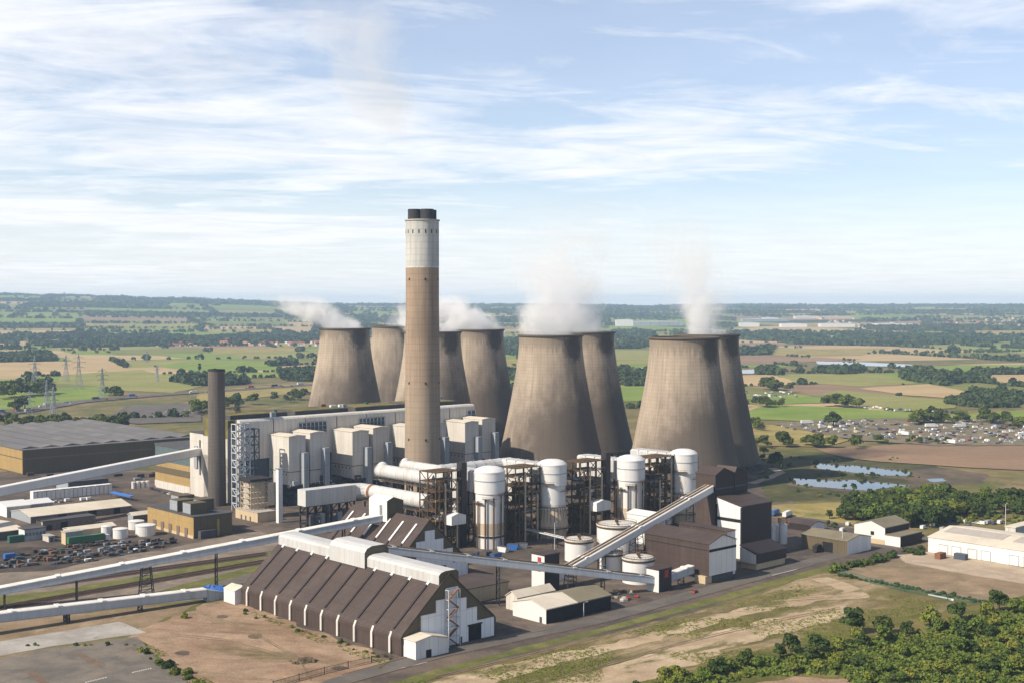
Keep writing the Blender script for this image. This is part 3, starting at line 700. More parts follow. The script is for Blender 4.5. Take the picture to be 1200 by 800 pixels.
# absorber silos
AB = [(574,640,545,0),(647,628,537,1),(739,620.5,532,0),(801,610.5,525,1)]
ABL = ['white domed absorber silo nearest the rear stepped-gable store','white domed absorber silo with a rusty skirt and gallery, second from the rear store','white domed absorber silo behind the inclined conveyor, third from the rear store','white domed absorber silo with rusty skirt beside the dark brown hoist tower']
ABP = []
def ring(b, r, w, z, n=28, a0=0, a1=2*math.pi, th=.2, rail=1.1, m=0):
    k = max(3, int(n*(a1-a0)/(2*math.pi)))
    for i in range(k):
        a, c = a0+(a1-a0)*i/k, a0+(a1-a0)*(i+1)/k
        p = lambda an, rr, z_: (rr*math.cos(an), rr*math.sin(an), z_)
        b.hull8([p(a,r,z),p(c,r,z),p(c,r+w,z),p(a,r+w,z)],[p(a,r,z+th),p(c,r,z+th),p(c,r+w,z+th),p(a,r+w,z+th)],m)
        b.bar(p(a,r+w,z+rail),p(c,r+w,z+rail),.12,m); b.bar(p(a,r+w,z),p(a,r+w,z+rail),.1,m)
for k, (px, yb, yt, kind) in enumerate(AB):
    O = G(px, yb); h = height(O, yt); ABP.append((O, h)); r = 7.9
    t = thing('absorber_silo', ABL[k], 'silo', O, 0, 'white absorber silos')
    b1 = MB()
    if kind == 0:
        b1.lathe([(r-.5,0),(r-.5,h*.66),(r,h*.67),(r,h-3.2)], 56); b1.build('body', M['silo'], t, False)
    else:
        b1.lathe([(r-.6,h*.30),(r-.6,h*.66),(r,h*.67),(r,h-3.2)], 56); b1.build('body', M['silo'], t, False)
        b1 = MB(); b1.lathe([(r-.2,0),(r-.2,h*.12),(r+1.0,h*.13),(r-.5,h*.36),(r-1.4,h*.40)], 40); b1.build('rusty_skirt', M['silorust'], t)
    b1 = MB(); b1.lathe([(r+.12,h-3.25),(r+.12,h-2.7),(r*.96,h-2.2),(r*.8,h-1.2),(r*.5,h-.4),(.15,h)], 56); b1.build('dome', M['wht'], t, False)
    b1 = MB(); b1.lathe([(r+.02,h*.82),(r+.18,h*.82),(r+.18,h*.83),(r+.02,h*.83)], 48); b1.build('seam_band', M['grey'], t)
    if kind == 0:
        b1 = MB(); b1.lathe([(r-.44,h*.17),(r-.44,h*.31)], 48); b1.build('stained_band', M['silorust'], t)
        b1 = MB(); b1.lathe([(r-.46,h*.135),(r-.2,h*.135),(r-.2,h*.155),(r-.46,h*.155)], 40); b1.build('stiffener', M['dsteel'], t)
        for j in range(6):
            a = R_(195+j*30); top = h*(.56+.025*j); b1 = MB(); rr = r+.5
            b1.tube((rr*math.cos(a),rr*math.sin(a),0),(rr*math.cos(a),rr*math.sin(a),top),.42,.42,8); b1.build('riser_pipe', M['steel'], t)
        for j in range(3):
            b1 = MB(); ring(b1, r-.1, 1.6, h*(.56+.05*j), 30, R_(195+j*52), R_(243+j*52)); b1.build('gallery', M['steel'], t)
    else:
        b1 = MB(); ring(b1, r, 1.5, h*.70, 30, R_(150), R_(275)); b1.build('gallery', M['steel'], t)
        b1 = MB(); ring(b1, r-.4, 1.3, h*.40, 30, R_(160), R_(330)); b1.build('gallery', M['steel'], t)
        b1 = MB(); ring(b1, r+.8, 1.6, h*.13, 30, R_(150), R_(390)); b1.build('gallery', M['steel'], t)
        b1 = MB(); ring(b1, r, 1.2, h*.60, 30, R_(300), R_(380)); b1.build('gallery', M['steel'], t)
        for j in range(14):
            a = R_(165+j*14); b1 = MB(); rr = r+.75; r2 = r-.55
            b1.bar((rr*math.cos(a),rr*math.sin(a),h*.13),(r2*math.cos(a),r2*math.sin(a),h*.39),.22); b1.build('rib', M['steel'], t)
    for a in (R_(170), R_(355)):
        b1 = MB(); rr = r+.5
        for d in (-.35,.35): b1.bar((rr*math.cos(a)-d*math.sin(a),rr*math.sin(a)+d*math.cos(a),0),(rr*math.cos(a)-d*math.sin(a),rr*math.sin(a)+d*math.cos(a),h*.9),.12)
        for j in range(int(h*.9/1.2)):
            z = j*1.2; b1.bar((rr*math.cos(a)-.35*math.sin(a),rr*math.sin(a)+.35*math.cos(a),z),(rr*math.cos(a)+.35*math.sin(a),rr*math.sin(a)-.35*math.cos(a),z),.08)
        b1.build('ladder', M['dsteel'], t)
# rusty steel frames between the silos
FR = [((505,644),(533,640),553,'rusty steel pipe frame left of the silo nearest the rear store',1),
      ((598,634),(628,630),548,'rusty steel frame between the first and second white silos',0),
      ((674,626),(703,622),541,'rusty steel pipe frame left of the third white silo',1),
      ((756,616),(784,612),536,'rusty steel frame between the third silo and the hoist tower',0)]
for k, (p, q, yt, lb, lift) in enumerate(FR):
    O = G(*p); L = (G(*q)-O).length*1.05; h = height(O, yt)
    t = local_thing('steel_frame', lb, 'steel frame', O, 'rusty steel frames by the silos')
    b1 = MB(); b1.lattice(0,L,-4,9,0,h,3,2,8,.42,brace=1); b1.build('lattice_frame', M['steel'], t)
    for j in range(1, 8):
        z = h*(j+1)/8-.1; b1 = MB(); b1.box(-.3,L+.3,-4.3 if j%3 else 0,9.3,z,z+.22); o = b1.build('walkway', M['steel'], t)
        b1 = MB(); b1.lattice(-.3,L+.3,-4.4,-4.3,z+.2,z+1.3,6,1,1,.12,brace=0); b1.build('handrail', M['steel'] if j%2 else M['tanpale'], o)
    for j in range(9):
        x = random.uniform(.5,L-2); z = random.uniform(.05,.8)*h; b1 = MB()
        if j%3: b1.tube((x,random.uniform(-3,3),z),(x+random.uniform(3,8),random.uniform(-3,3),z),random.uniform(.4,1.1),None,10)
        else: b1.box(x,x+random.uniform(2,5),-3,4,z,z+random.uniform(1.5,4))
        b1.build('process_pipe' if j%3 else 'equipment_box', [M['grey'],M['silorust'],M['steel'],M['white']][j%4], t)
    for j in range(4):
        x = L*(.12+.25*j); b1 = MB(); b1.tube((x,-4.6,0),(x,-4.6,h*random.uniform(.6,.95)),.5,None,8); b1.build('riser_pipe', M['silorust'] if j%2 else M['steel'], t)
    b1 = MB(); b1.box(L*.14,L*.6,2.5,8,0,h*.4); b1.box(L*.5,L*.9,3,8.4,h*.5,h*.72); b1.build('dark_core', M['steel'], t)  # core boxes added to make the frame's inside read dark
    if lift:
        b1 = MB(); b1.box(L+.6,L+4.2,-5,-1,0,h+4); b1.build('lift_shaft', M['dsteel'], t)
        b1 = MB(); zb_ = h*.33; b1.prism([(L*.35,zb_),(L*.95,zb_),(L*.95,zb_+4.6),(L*.65,zb_+6),(L*.35,zb_+4.6)],'y',-10,-4.6); b1.build('white_cabin', M['white'], t)
# silo inlet ducts, running back from each silo towards the boiler house
DU = [('white box duct with a curved top entering the silo nearest the rear store',0,24,26),('long white box duct entering the second silo in front of the broad middle cooling tower',1,30,38),
      ('white box duct entering the third silo in front of the gap between cooling towers',2,30,37),('white box duct entering the silo beside the hoist tower',3,30,37)]
for lb, k, z0, Lh in DU:
    O, h = ABP[k]
    t = local_thing('inlet_duct', lb, 'duct', O, 'white inlet ducts of the silos')
    zz0, zz1 = h-14, h-3.0
    b1 = MB(); pr = [(-5,zz0),(5,zz0),(5,zz1-.8),(3.8,zz1),(-3.8,zz1),(-5,zz1-.8)]
    b1.prism(pr,'y',6.2,Lh); b1.build('casing', M['duct'], t)
    for j in range(4):
        b1 = MB(); y = 9+j*(Lh-11)/3.6; b1.box(-5.2,5.2,y,y+.4,zz0-.2,zz1+.12); b1.build('stiffener', M['white'], t)
    b1 = MB(); b1.lattice(-4.5,4.5,Lh*.45,Lh-1.5,0,zz0,1,2,4,.6,brace=1); b1.build('support_frame', M['steel'], t)
    b1 = MB(); b1.box(-5,5,Lh-11,Lh-.3,zz0-13,zz0-.02); b1.build('drop_leg', M['duct'], t)
# collecting duct along the back, from the fan house to the silos
O, h = ABP[1]; O = O+V*38
t = local_thing('collecting_duct', 'long pale rounded duct curving along in front of the broad middle cooling tower', 'duct', O)
b1 = MB(); n = 16; pr = [(4.5*math.cos(2*math.pi*i/n), h-7+4.2*math.sin(2*math.pi*i/n)) for i in range(n)]
b1.prism(pr,'x',-48,4); b1.build('casing', M['duct'], t, False)
b1 = MB(); b1.lattice(-44,0,-2,2,0,h-11.5,6,1,3,.6,brace=1); b1.build('support_frame', M['dsteel'], t)
for j in range(7):
    b1 = MB(); x = -46+7*j; b1.prism([(p*1.05,(z-(h-7))*1.05+h-7) for p,z in pr],'x',x,x+.4); b1.build('stiffener', M['grey'], t)
# two big round ducts on the left, one above another
def round_duct(lb, pa, pb, D0, r, mtl, n=22):
    A = Lz(*pa, D0); k = 0
    # runs along -V (towards the viewer's right)
    k = reach(A, -V, pb[0]); B = A-V*k
    t = local_thing('round_duct', lb, 'duct', Vector((A.x,A.y,0)), 'round white flue ducts')
    b1 = MB(); b1.tube((0,0,A.z),(0,-k,A.z),r,r,n); b1.build('casing', mtl, t, False)
    for j in range(7):
        b1 = MB(); y = -k*(j+.5)/7; b1.tube((0,y,A.z),(0,y-.35,A.z),r+.16,r+.16,n); b1.build('stiffener', M['white'], t)
    b1 = MB(); b1.lattice(-r*.8,r*.8,-k+1,-1,0,A.z-r,1,5,2,.6,brace=1); b1.build('support_frame', M['dsteel'], t)
    b1 = MB(); b1.box(-r-1.6,-r-.3,-k,0,A.z-r-.6,A.z-r-.3); b1.build('walkway', M['steel'], t)
    return t, A, k
t, A, k = round_duct('upper round white duct left of the rusty frame, below the tall chimney', (446,551),(512,563), 742, 3.9, M['duct'])
b1 = MB(); b1.tube((0,0,A.z),(5,4.5,A.z+1.4),3.9,3.2,20); b1.tube((5,4.5,A.z+1.4),(9,9,A.z-6),3.2,3.2,20); b1.build('elbow', M['wht'], t)
t, A, k = round_duct('second round white duct lying behind the upper one, below the tall chimney', (474,545),(540,556), 757, 3.3, M['duct'])
b1 = MB(); b1.tube((0,0,A.z),(4,4,A.z+1.2),3.3,2.8,20); b1.tube((4,4,A.z+1.2),(7,8,A.z-6),2.8,2.8,20); b1.build('elbow', M['wht'], t)
t, A, k = round_duct('lower stained round duct with a brown band, above the rear store roof', (432,575),(503,592), 722, 4.1, M['duct'])
b1 = MB(); b1.tube((0,-3,A.z),(0,-5.2,A.z),4.3,4.3,20); b1.build('brown_band', M['rust'], t)
b1 = MB(); b1.tube((0,0,A.z),(-3,4,A.z),4.1,4.6,16); b1.tube((-3,4,A.z),(-9,6,A.z),4.6,4.6,12); b1.build('elbow', M['duct'], t)
q = A+Vector((0,0,0))-U*6+V*2
t = local_thing('box_duct', 'white box duct on dark legs, left of the lower stained round duct', 'duct', Vector((q.x,q.y,0)))
xl = -reach(q, -U, 357); b1 = MB(); b1.box(xl,-2,-1,7,A.z-4.6,A.z+4.3); b1.build('casing', M['duct'], t)
b1 = MB(); b1.lattice(xl+1,-3,-.6,6,0,A.z-4.7,6,1,3,.6,brace=1); b1.build('support_frame', M['dsteel'], t)
for j in range(8):
    b1 = MB(); x = xl+2+j*(-xl-6)/8; b1.box(x,x+random.uniform(1.5,3),-2.5,0,0,random.uniform(4,15)); b1.build('equipment_box', [M['dgrey'],M['bsteel'],M['grey']][j%3], t)
# pipe bridge at the foot of the silos
A = G(597,628); B = G(665,645)
t = thing('pipe_bridge', 'low pipe bridge running from the first silo towards the white tanks', 'pipe bridge', A, 0)
d = B-A; n_ = Vector((-d.y,d.x,0)).normalized()
for j in range(3):
    b1 = MB(); o_ = n_*(j-1)*1.1; b1.tube((o_.x,o_.y,6.2),(d.x+o_.x,d.y+o_.y,6.2),.32,None,8); b1.build('pipe', [M['gsteel'],M['steel'],M['gsteel']][j], t)
for j in range(6):
    c = d*(j/5); b1 = MB(); b1.bar((c.x-n_.x*1.6,c.y-n_.y*1.6,0),(c.x-n_.x*1.6,c.y-n_.y*1.6,6),.35); b1.bar((c.x+n_.x*1.6,c.y+n_.y*1.6,0),(c.x+n_.x*1.6,c.y+n_.y*1.6,6),.35); b1.bar((c.x-n_.x*1.6,c.y-n_.y*1.6,5.8),(c.x+n_.x*1.6,c.y+n_.y*1.6,5.8),.3); b1.build('trestle', M['dsteel'], t)
# ------------------------------------------------------------------ white process tanks
TK = [(723.5,655,612,47,'tall white process tank behind the inclined conveyor'),(679,657,629,34,'white process tank beside the white transfer tower'),(716.5,675,644,27,'white process tank in the middle of the low group, under the inclined conveyor'),(749,683,651,38,'white process tank closest to the small red-panelled transfer tower')]
for px, yb, yt, wpx, lb in TK:
    O = G(px, yb); r = wpx/2*(O.y/FPX); h = height(O+Vector((0,-r*.3,0)), yt+4)
    t = thing('process_tank', lb, 'tank', O+Vector((0,r*.5,0)), 0, 'white process tanks')
    b1 = MB(); b1.lathe([(r,0),(r,h)], 48); b1.build('body', M['silo'], t, False)
    b1 = MB(); b1.lathe([(r+.1,h-.6),(r+.3,h-.6),(r+.3,h+.1),(r-.2,h+.15),(r*.6,h+.55),(.1,h+.9)], 48); b1.build('roof', M['cream2'], t)
    b1 = MB(); b1.lathe([(r+.01,h-1.5),(r+.22,h-1.5),(r+.22,h-.65),(r+.01,h-.65)], 48); b1.build('rim_band', M['steel'], t)
    b1 = MB(); ring(b1, r-.4, .6, h+.2, 36, 0, 2*math.pi, .1, 1.1); b1.build('guard_rail', M['steel'], t)
    b1 = MB(); b1.box(-.5,.5,-r*.8,r*1.1,h+.7,h+1.0); b1.box(-.8,.8,-1,1,h+.9,h+2.2); b1.build('agitator_bridge', M['steel'], t)
    b1 = MB(); b1.bar((-r-.3,0,0),(-r-.3,0,h),.15); b1.bar((-r-.3,.7,0),(-r-.3,.7,h),.15); b1.build('ladder', M['dsteel'], t)
# ------------------------------------------------------------------ brown sheds with white ribs (stores)
def store(name, lb, near, W, L, he, hr, nrib, monitor, part_rear=False):
    """near = corner at -u,-v; gable W along u; length L along v"""
    t = thing(name, lb, 'storage shed', near)
    c = W/2
    b1 = MB(); b1.box(0,.6,0,L,0,he); b1.box(W-.6,W,0,L,0,he); b1.build('side_wall', M['brown'], t)
    prof = [(0.05,0),(W-.05,0),(W-.05,he),(c,hr-.3),(.05,he)]
    b1 = MB(); b1.prism(prof,'y',.15,.7); b1.build('gable_wall', M['olive'], t)
    b1 = MB(); b1.prism(prof,'y',L-.7,L-.1); b1.build('gable_wall', M['olive'], t)
    # roof slopes, with rounded eave
    for s in (0, 1):
        f = (lambda x: x) if s == 0 else (lambda x: W-x)
        b1 = MB(); sl = (hr-he)/c
        pr = [(f(-.25),he-2.2),(f(-.2),he-.5),(f(.5),he+.55),(f(c),hr),(f(c),hr-.5),(f(.6),he-.1),(f(.1),he-2.2)]
        b1.prism(pr,'y',-.2,L+.2); b1.build('roof_slope', M['brown'], t)
    # ribs
    sl = (hr-he)/c
    for k in range(nrib):
        y = L*(k+.55)/nrib
        b1 = MB(); b1.box(-.75,-.28,y-.55,y+.55,.2,he-1.4); b1.hull8([(-.75,y-.55,he-1.4),(-.75,y+.55,he-1.4),(-.28,y+.55,he-1.4),(-.28,y-.55,he-1.4)],[(.2,y-.55,he+.75),(.2,y+.55,he+.75),(.5,y+.55,he+.6),(.5,y-.55,he+.6)])
        o = b1.build('wall_rib', M['cream2'], t)
        b1 = MB(); x0 = 1.2; x1 = c*.74
        z = lambda x: he+.2+sl*x
        b1.hull8([(x0,y-.42,z(x0)),(x0,y+.42,z(x0)),(x0,y+.42,z(x0)+.42),(x0,y-.42,z(x0)+.42)],[(x1,y-.42,z(x1)),(x1,y+.42,z(x1)),(x1,y+.42,z(x1)+.42),(x1,y-.42,z(x1)+.42)])
        b1.build('roof_rib', M['dbrown'], t)
        b1 = MB(); x0, x1 = c*(.74 if not part_rear else .5), c*(.86 if not part_rear else .86)
        b1.hull8([(x0,y-.6,z(x0)),(x0,y+.6,z(x0)),(x0,y+.6,z(x0)+.5),(x0,y-.6,z(x0)+.5)],[(x1,y-.6,z(x1)),(x1,y+.6,z(x1)),(x1,y+.6,z(x1)+.5),(x1,y-.6,z(x1)+.5)])
        b1.build('rooflight_strip', M['wht'], t)
    return t, c, sl
near = G(470,769); W = reach(near, U, 580); L = reach(near, V, 283.5)
FSt = dict(P=near, W=W, L=L, hr=27.0, he=7.3)
t, c, sl = store('ribbed_store', 'large brown ribbed storage shed with a white ridge monitor, standing by the bare red soil', near, W, L, 7.3, 27.0, 10, True)
mw = 4.7
def monitor(t, y0, y1, zb, h, lbl, mw=mw):
    b1 = MB(); pr = [(c-mw,zb),(c+mw,zb),(c+mw,zb+h*.8),(c+mw*.7,zb+h),(c-mw*.4,zb+h),(c-mw*.8,zb+h*.9),(c-mw,zb+h*.72)]
    b1.prism(pr,'y',y0,y1,0,1); return b1.build(lbl, [M['monitor'],M['olive']], t)
monitor(t, .3, L*.41, 23.0, 4.7, 'ridge_monitor', 4.7); monitor(t, L*.63, L-.5, 23.0, 4.7, 'ridge_monitor', 4.7)
monitor(t, L*.41, L*.63, 22.4, 8.4, 'monitor_head_house', 5.8)
# stepped white cladding on the gable
x = [3.0, 8.0, 14.0, 22.0, 30.5, 36.0, 44.0]
steps = [(W*.2,W*.357,13.2),(W*.357,W*.46,17.6),(W*.46,W*.59,21.4),(W*.59,W*.68,16.7),(W*.68,W*.795,12.4),(W*.795,W*.985,7.1)]
for i, (x0, x1, h) in enumerate(steps):
    b1 = MB(); b1.box(x0+.02,x1-.02,-.25,.1,0,h); b1.build('white_cladding', M['clad'], t)
b1 = MB(); b1.box(W*.70,W*.84,-.4,-.2,0,5.6); o = b1.build('door', M['black'], t)
b1 = MB(); b1.box(W*.69,W*.85,-.5,-.28,5.6,6.2); b1.build('door_hood', M['dbrown'], o)
b1 = MB(); b1.box(W*.60,W*.63,-.35,-.2,0,2.4); b1.build('door', M['dgrey'], t)
# external stair
xs0, xs1 = W*.445, W*.565
b1 = MB(); b1.lattice(xs0,xs1,-2.6,-.6,0,21,1,1,6,.2,brace=0); o = b1.build('stair_frame', M['gsteel'], t)
for k in range(6):
    b1 = MB(); z0, z1 = 21*k/6, 21*(k+1)/6; a_, b_ = (xs0+.3,xs1-.3) if k%2 else (xs1-.3,xs0+.3)
    b1.hull8([(a_,-2.4,z0),(a_,-1.2,z0),(a_,-1.2,z0+.35),(a_,-2.4,z0+.35)],[(b_,-2.4,z1),(b_,-1.2,z1),(b_,-1.2,z1+.35),(b_,-2.4,z1+.35)]); b1.build('stair_flight', M['rust'], o)
# lean-to on the gable corner
Q = near+U*1.0-V*7.2
t = thing('lean_to_shed', 'small white corrugated shed against the gable of the large ribbed store', 'shed', Q)
b1 = MB(); b1.prism([(0,0),(15,0),(15,5.4),(7,7.4),(0,6.4)],'y',0,7.0); b1.build('wall', M['white'], t)
b1 = MB(); b1.hull8([(-.3,-.3,6.45),(7,-.3,7.5),(7,7.0,7.5),(-.3,7.0,6.45)],[(-.3,-.3,6.7),(7,-.3,7.75),(7,7.0,7.75),(-.3,7.0,6.7)]); b1.hull8([(7,-.3,7.5),(15.3,-.3,5.5),(15.3,7,5.5),(7,7,7.5)],[(7,-.3,7.75),(15.3,-.3,5.75),(15.3,7,5.75),(7,7,7.75)]); b1.build('roof', M['roofcream'], t)
b1 = MB(); b1.box(4.6,7,-.12,.05,0,2.8); b1.build('door', M['black'], t)
# small white hut at the far corner
Q = near+V*(L+.6); 
t = thing('end_hut', 'small white hut at the far end of the large ribbed store', 'hut', Q-U*3)
b1 = MB(); b1.prism([(0,0),(8,0),(8,6),(4,7),(0,5.5)],'y',0,9); b1.build('wall', M['wht'], t)
b1 = MB(); b1.hull8([(-.2,-.2,5.6),(4,-.2,7.1),(4,9.2,7.1),(-.2,9.2,5.6)],[(-.2,-.2,5.8),(4,-.2,7.3),(4,9.2,7.3),(-.2,9.2,5.8)]); b1.build('roof', M['roofcream'], t)
# rear store
right = G(549,673); W2 = 46.0; near2 = right-U*W2; he2, hr2 = 7.0, 28.5
Ax = near2+U*(W2/2); Ax.z = hr2
L2 = reach(Ax, V, 414)
RSt = dict(P=near2, W=W2, L=L2)
t, c, sl = store('ribbed_store', 'brown storage shed with a stepped white gable, behind the larger ribbed store', near2, W2, L2, he2, hr2, 6, False, True)
for i, (x0, x1, h) in enumerate([(W2*.06,W2*.33,9),(W2*.33,W2*.44,19),(W2*.44,W2*.56,23.4),(W2*.56,W2*.67,19),(W2*.67,W2*.79,14),(W2*.79,W2*.985,7)]):
    b1 = MB(); b1.box(x0+.02,x1-.02,-.25,.1,0,h); b1.build('white_cladding', M['clad'], t)
b1 = MB(); b1.box(W2*.56,W2*.70,-.4,-.2,0,6.5); b1.build('door', M['black'], t)
b1 = MB(); b1.box(W2*.36,W2*.39,-.35,-.2,6,9); b1.box(W2*.41,W2*.44,-.35,-.2,6,9); b1.build('window', M['black'], t)
HHv = 33.0
Qh = near2+U*(W2/2)+V*HHv
t = thing('conveyor_head_house', 'white head house on the ridge of the rear store where the long conveyor ends', 'conveyor head house', Qh)
b1 = MB(); zb_ = hr2-4; b1.prism([(-4.8,zb_),(4.8,zb_),(4.8,hr2+5.4),(-1,hr2+7.4),(-4.8,hr2+5.8)],'y',-7.5,6.5,0,1); b1.build('casing', [M['wht'],M['olive']], t)
b1 = MB(); b1.box(-6.2,-4.6,-3.6,1,hr2-6,hr2+3.8); b1.build('chute', M['wht'], t)
# ------------------------------------------------------------------ generic sheds
def shed(name, lb, cat, F, ridge=None, rise=0, wall='white', roof='roofgrey', end=None, group=None, doors=(), base=None, over=.35, t=None, stripe=None, windows=0):
    P, a, c, h = F
    t = thing(name, lb, cat, P, TH, group)
    end = end or wall; z0 = base[0] if base else 0
    b1 = MB()
    if base:
        b2 = MB(); b2.box(base[2] if len(base) > 2 else 1,a-1,1,c-1,0,z0+.05); b2.build('plinth_or_shade', M[base[1]], t)
    b1.box(0,a,0,c,z0,h,0,1)
    if ridge == 'v': b1.prism([(.01,h),(a-.01,h),(a/2,h+rise)],'y',.01,c-.01,1)
    if ridge == 'u': b1.prism([(.01,h),(c-.01,h),(c/2,h+rise)],'x',.01,a-.01,0)
    b1.build('wall', [M[wall], M[end]], t)
    r = MB(); th = .35
    if ridge is None:
        r.box(-over,a+over,-over,c+over,h,h+.4)
    else:
        w = a if ridge == 'v' else c; Lr = c if ridge == 'v' else a
        k = rise/(w/2)
        for s in (1, -1):
            xe = -over if s == 1 else w+over; ze = h-over*k; xr = w/2
            pa = [(xe,ze+.03),(xr,h+rise+.03),(xr,h+rise+th),(xe,ze+th)]
            if ridge == 'v': r.prism(pa,'y',-over,Lr+over)
            else: r.prism(pa,'x',-over,Lr+over)
    r.build('roof', M[roof], t)
    for i, (f, p, w, hh) in enumerate(doors):
        b1 = MB(); col = M['black'] if hh > 2.6 else M['dgrey']
        if f == 'u': b1.box(-.14,.04,p*c-w/2,p*c+w/2,z0+.05,z0+hh)
        else: b1.box(p*a-w/2,p*a+w/2,-.14,.04,z0+.05,z0+hh)
        b1.build('door', col, t)
    if stripe:
        z, w_, m_ = stripe; b1 = MB(); b1.box(.0,a,-.12,.03,z,z+w_); b1.build('wall_stripe', M[m_], t)
    for i in range(windows):
        b1 = MB(); p = (i+.5)/windows*a; b1.box(p-.7,p+.7,-.1,.03,z0+h*.45,z0+h*.72); b1.build('window', M['glass'], t)
    return t
# left warehouse
t = shed('warehouse', 'very large olive-brown warehouse with a long low grey roof', 'warehouse', foot((27,556), xu=236, lv=205, top=527.5), None, 0, 'olive', 'roofgrey', 'olive')
F = foot((27,556), xu=236, lv=205, top=527.5); P_, a_, c_, h_ = F
for k in range(9):
    b1 = MB(); x = a_*k/9; wk = a_/9; b1.prism([(x+.1,h_+.4),(x+wk-.1,h_+.4),(x+wk*.5,h_+1.9)],'y',7,c_-.2); b1.build('roof_bay', M['roofgrey'], t)
b1 = MB(); b1.box(-.25,.02,.3,c_-.5,h_*.05,h_*.62); b1.build('sunlit_tan', M['tan'], t)  # left wall's sunlit tone painted as a lighter tan sheet
b1 = MB(); b1.box(-.28,.02,.3,c_-.5,h_*.66,h_*.98); b1.build('sunlit_tan', M['tan'], t)
b1 = MB(); b1.box(.5,a_*.7,-.2,.02,h_*.62,h_*.68); b1.build('wall_band', M['brick'], t)
# gas turbine house with four roof boxes
F = foot((227,631), xu=272, xv=173, top=606); P_, a_, c_, h_ = F
t = shed('turbine_house', 'tan flat-roofed block with four grey boxes on its roof, below the short chimney', 'plant building', F, None, 0, 'tan', 'dgrey', 'olive')
for k, (px, py) in enumerate(((.08,.12),(.08,.40),(.5,.30),(.45,.68))):
    b1 = MB(); x, y = a_*px, c_*py; b1.box(x,x+a_*.42,y,y+c_*.17,h_+.4,h_+6.5); o = b1.build('roof_box', M['olive'], t)
    b1 = MB(); b1.box(x-.12,x+.02,y+.3,y+c_*.17-.3,h_+.9,h_+6.2); b1.build('louvre', M['grey'], o)
b1 = MB(); b1.box(-.2,.02,.3,c_-.3,0,1.6); b1.build('pale_plinth', M['tanpale'], t)
for k in range(5):
    b1 = MB(); y = c_*(.12+.17*k); b1.box(-.35,-.0,y,y+3.2,.1,5.0); b1.build('door', M['brick'], t)
b1 = MB(); b1.box(a_*.6,a_*.66,-.4,.02,0,h_*.8); b1.build('downpipe_casing', M['tan'], t)
b1 = MB(); b1.box(a_*.1,a_*.5,-3.5,-.02,0,4.2); b1.build('side_annex', M['dgrey'], t)
# low sheds of the left yard
shed('workshop', 'long low shed with a cream roof, behind the brown brick annex', 'shed', foot((36,613), xu=154, xv=13, top=605.5), 'u', 2.6, 'grey', 'roofcream', 'brick', doors=(('v',.3,5,4),('v',.6,5,4),('v',.85,4,4)))
shed('annex', 'low brown brick annex in front of the long cream-roofed shed', 'shed', foot((50,622), xu=112, xv=42.5, top=611), None, 0, 'tanpale', 'dgrey', 'brick', doors=(('v',.12,3,3),('v',.4,4,4)), windows=9)
shed('annex', 'grey end block joining the cream-roofed shed to the tan block', 'shed', foot((156,612), xu=176, xv=150, top=604), 'u', 1.5, 'grey', 'roofcream', 'brick')
shed('white_shed', 'white roofed shed at the picture edge behind the cream-roofed shed', 'shed', foot((8,606), xu=36, xv=-10, top=594), 'u', 1.8, 'white', 'wht', 'grey', doors=(('v',.5,4,4),))
shed('white_shed', 'second white roofed shed, just behind the end of the cream-roofed shed', 'shed', foot((34,601), xu=62, xv=22, top=591), 'u', 1.8, 'white', 'wht', 'grey')
shed('store_shed', 'low cream-roofed shed at the picture edge beside the green container', 'shed', foot((-8,634), xu=28, xv=-40, top=624), 'u', 1.6, 'grey', 'roofcream', 'dgrey')
shed('oil_store', 'low pale-roofed store behind the small white tanks', 'shed', foot((84,629), xu=136, xv=74, top=622), 'u', 1.2, 'cream', 'roofcream', 'tanpale')
shed('switch_room', 'small grey flat-roofed block left of the small white tanks', 'shed', foot((77,638), xu=97, xv=72, top=624), None, 0, 'tanpale', 'concrete', 'grey')
t = shed('portable_office', 'two-storey grey portable office block beside the green container', 'portable office', foot((29,634), xu=54, xv=22, top=620.5), None, 0, 'white', 'dgrey', 'grey', windows=6)
shed('yard_hut', 'small buff hut with a door, right of the two-storey portable office', 'hut', foot((57,635), xu=64, xv=50, top=628.5), None, 0, 'cream', 'concrete', 'grey', doors=(('v',.5,1.4,2.3),))
shed('dark_workshop', 'dark flat workshop under the thick white conveyor', 'shed', foot((80,576), xu=126, xv=66, top=565), None, 0, 'grey', 'dgrey', 'dgrey')
P_ = G(39,587); L_ = reach(P_, U, 132)
for k in range(9):
    q = P_+U*(L_*k/9)
    t = thing('storage_container', 'tall pale grey container in the row under the thick white conveyor', 'container', q, TH, 'row of pale containers')
    w_ = L_/9-.35; b1 = MB(); b1.box(0,w_,0,5,0.1,6.2); b1.build('body', M['white'], t)
    b1 = MB(); b1.box(w_*.46,w_*.54,-.1,.02,.2,6.1); b1.box(.1,w_-.1,-.1,.02,5.7,6.1); b1.build('door_bar', M['grey'], t)
P_ = G(128,582); P2 = G(152,587)
t = thing('blue_canopy', 'long bright blue low canopy beside the end of the container row', 'canopy', P_, 0)
d = P2-P_; n_ = Vector((-d.y,d.x,0)).normalized()*3
b1 = MB(); b1.hull8([(0,0,2.6),(d.x,d.y,2.6),(d.x+n_.x,d.y+n_.y,3.2),(n_.x,n_.y,3.2)],[(0,0,3),(d.x,d.y,3),(d.x+n_.x,d.y+n_.y,3.6),(n_.x,n_.y,3.6)]); b1.build('roof', M['blue'], t)
for k in range(5):
    c = d*(k/4)+n_*.5; b1 = MB(); b1.bar((c.x,c.y,0),(c.x,c.y,3),.2); b1.build('post', M['dsteel'], t)
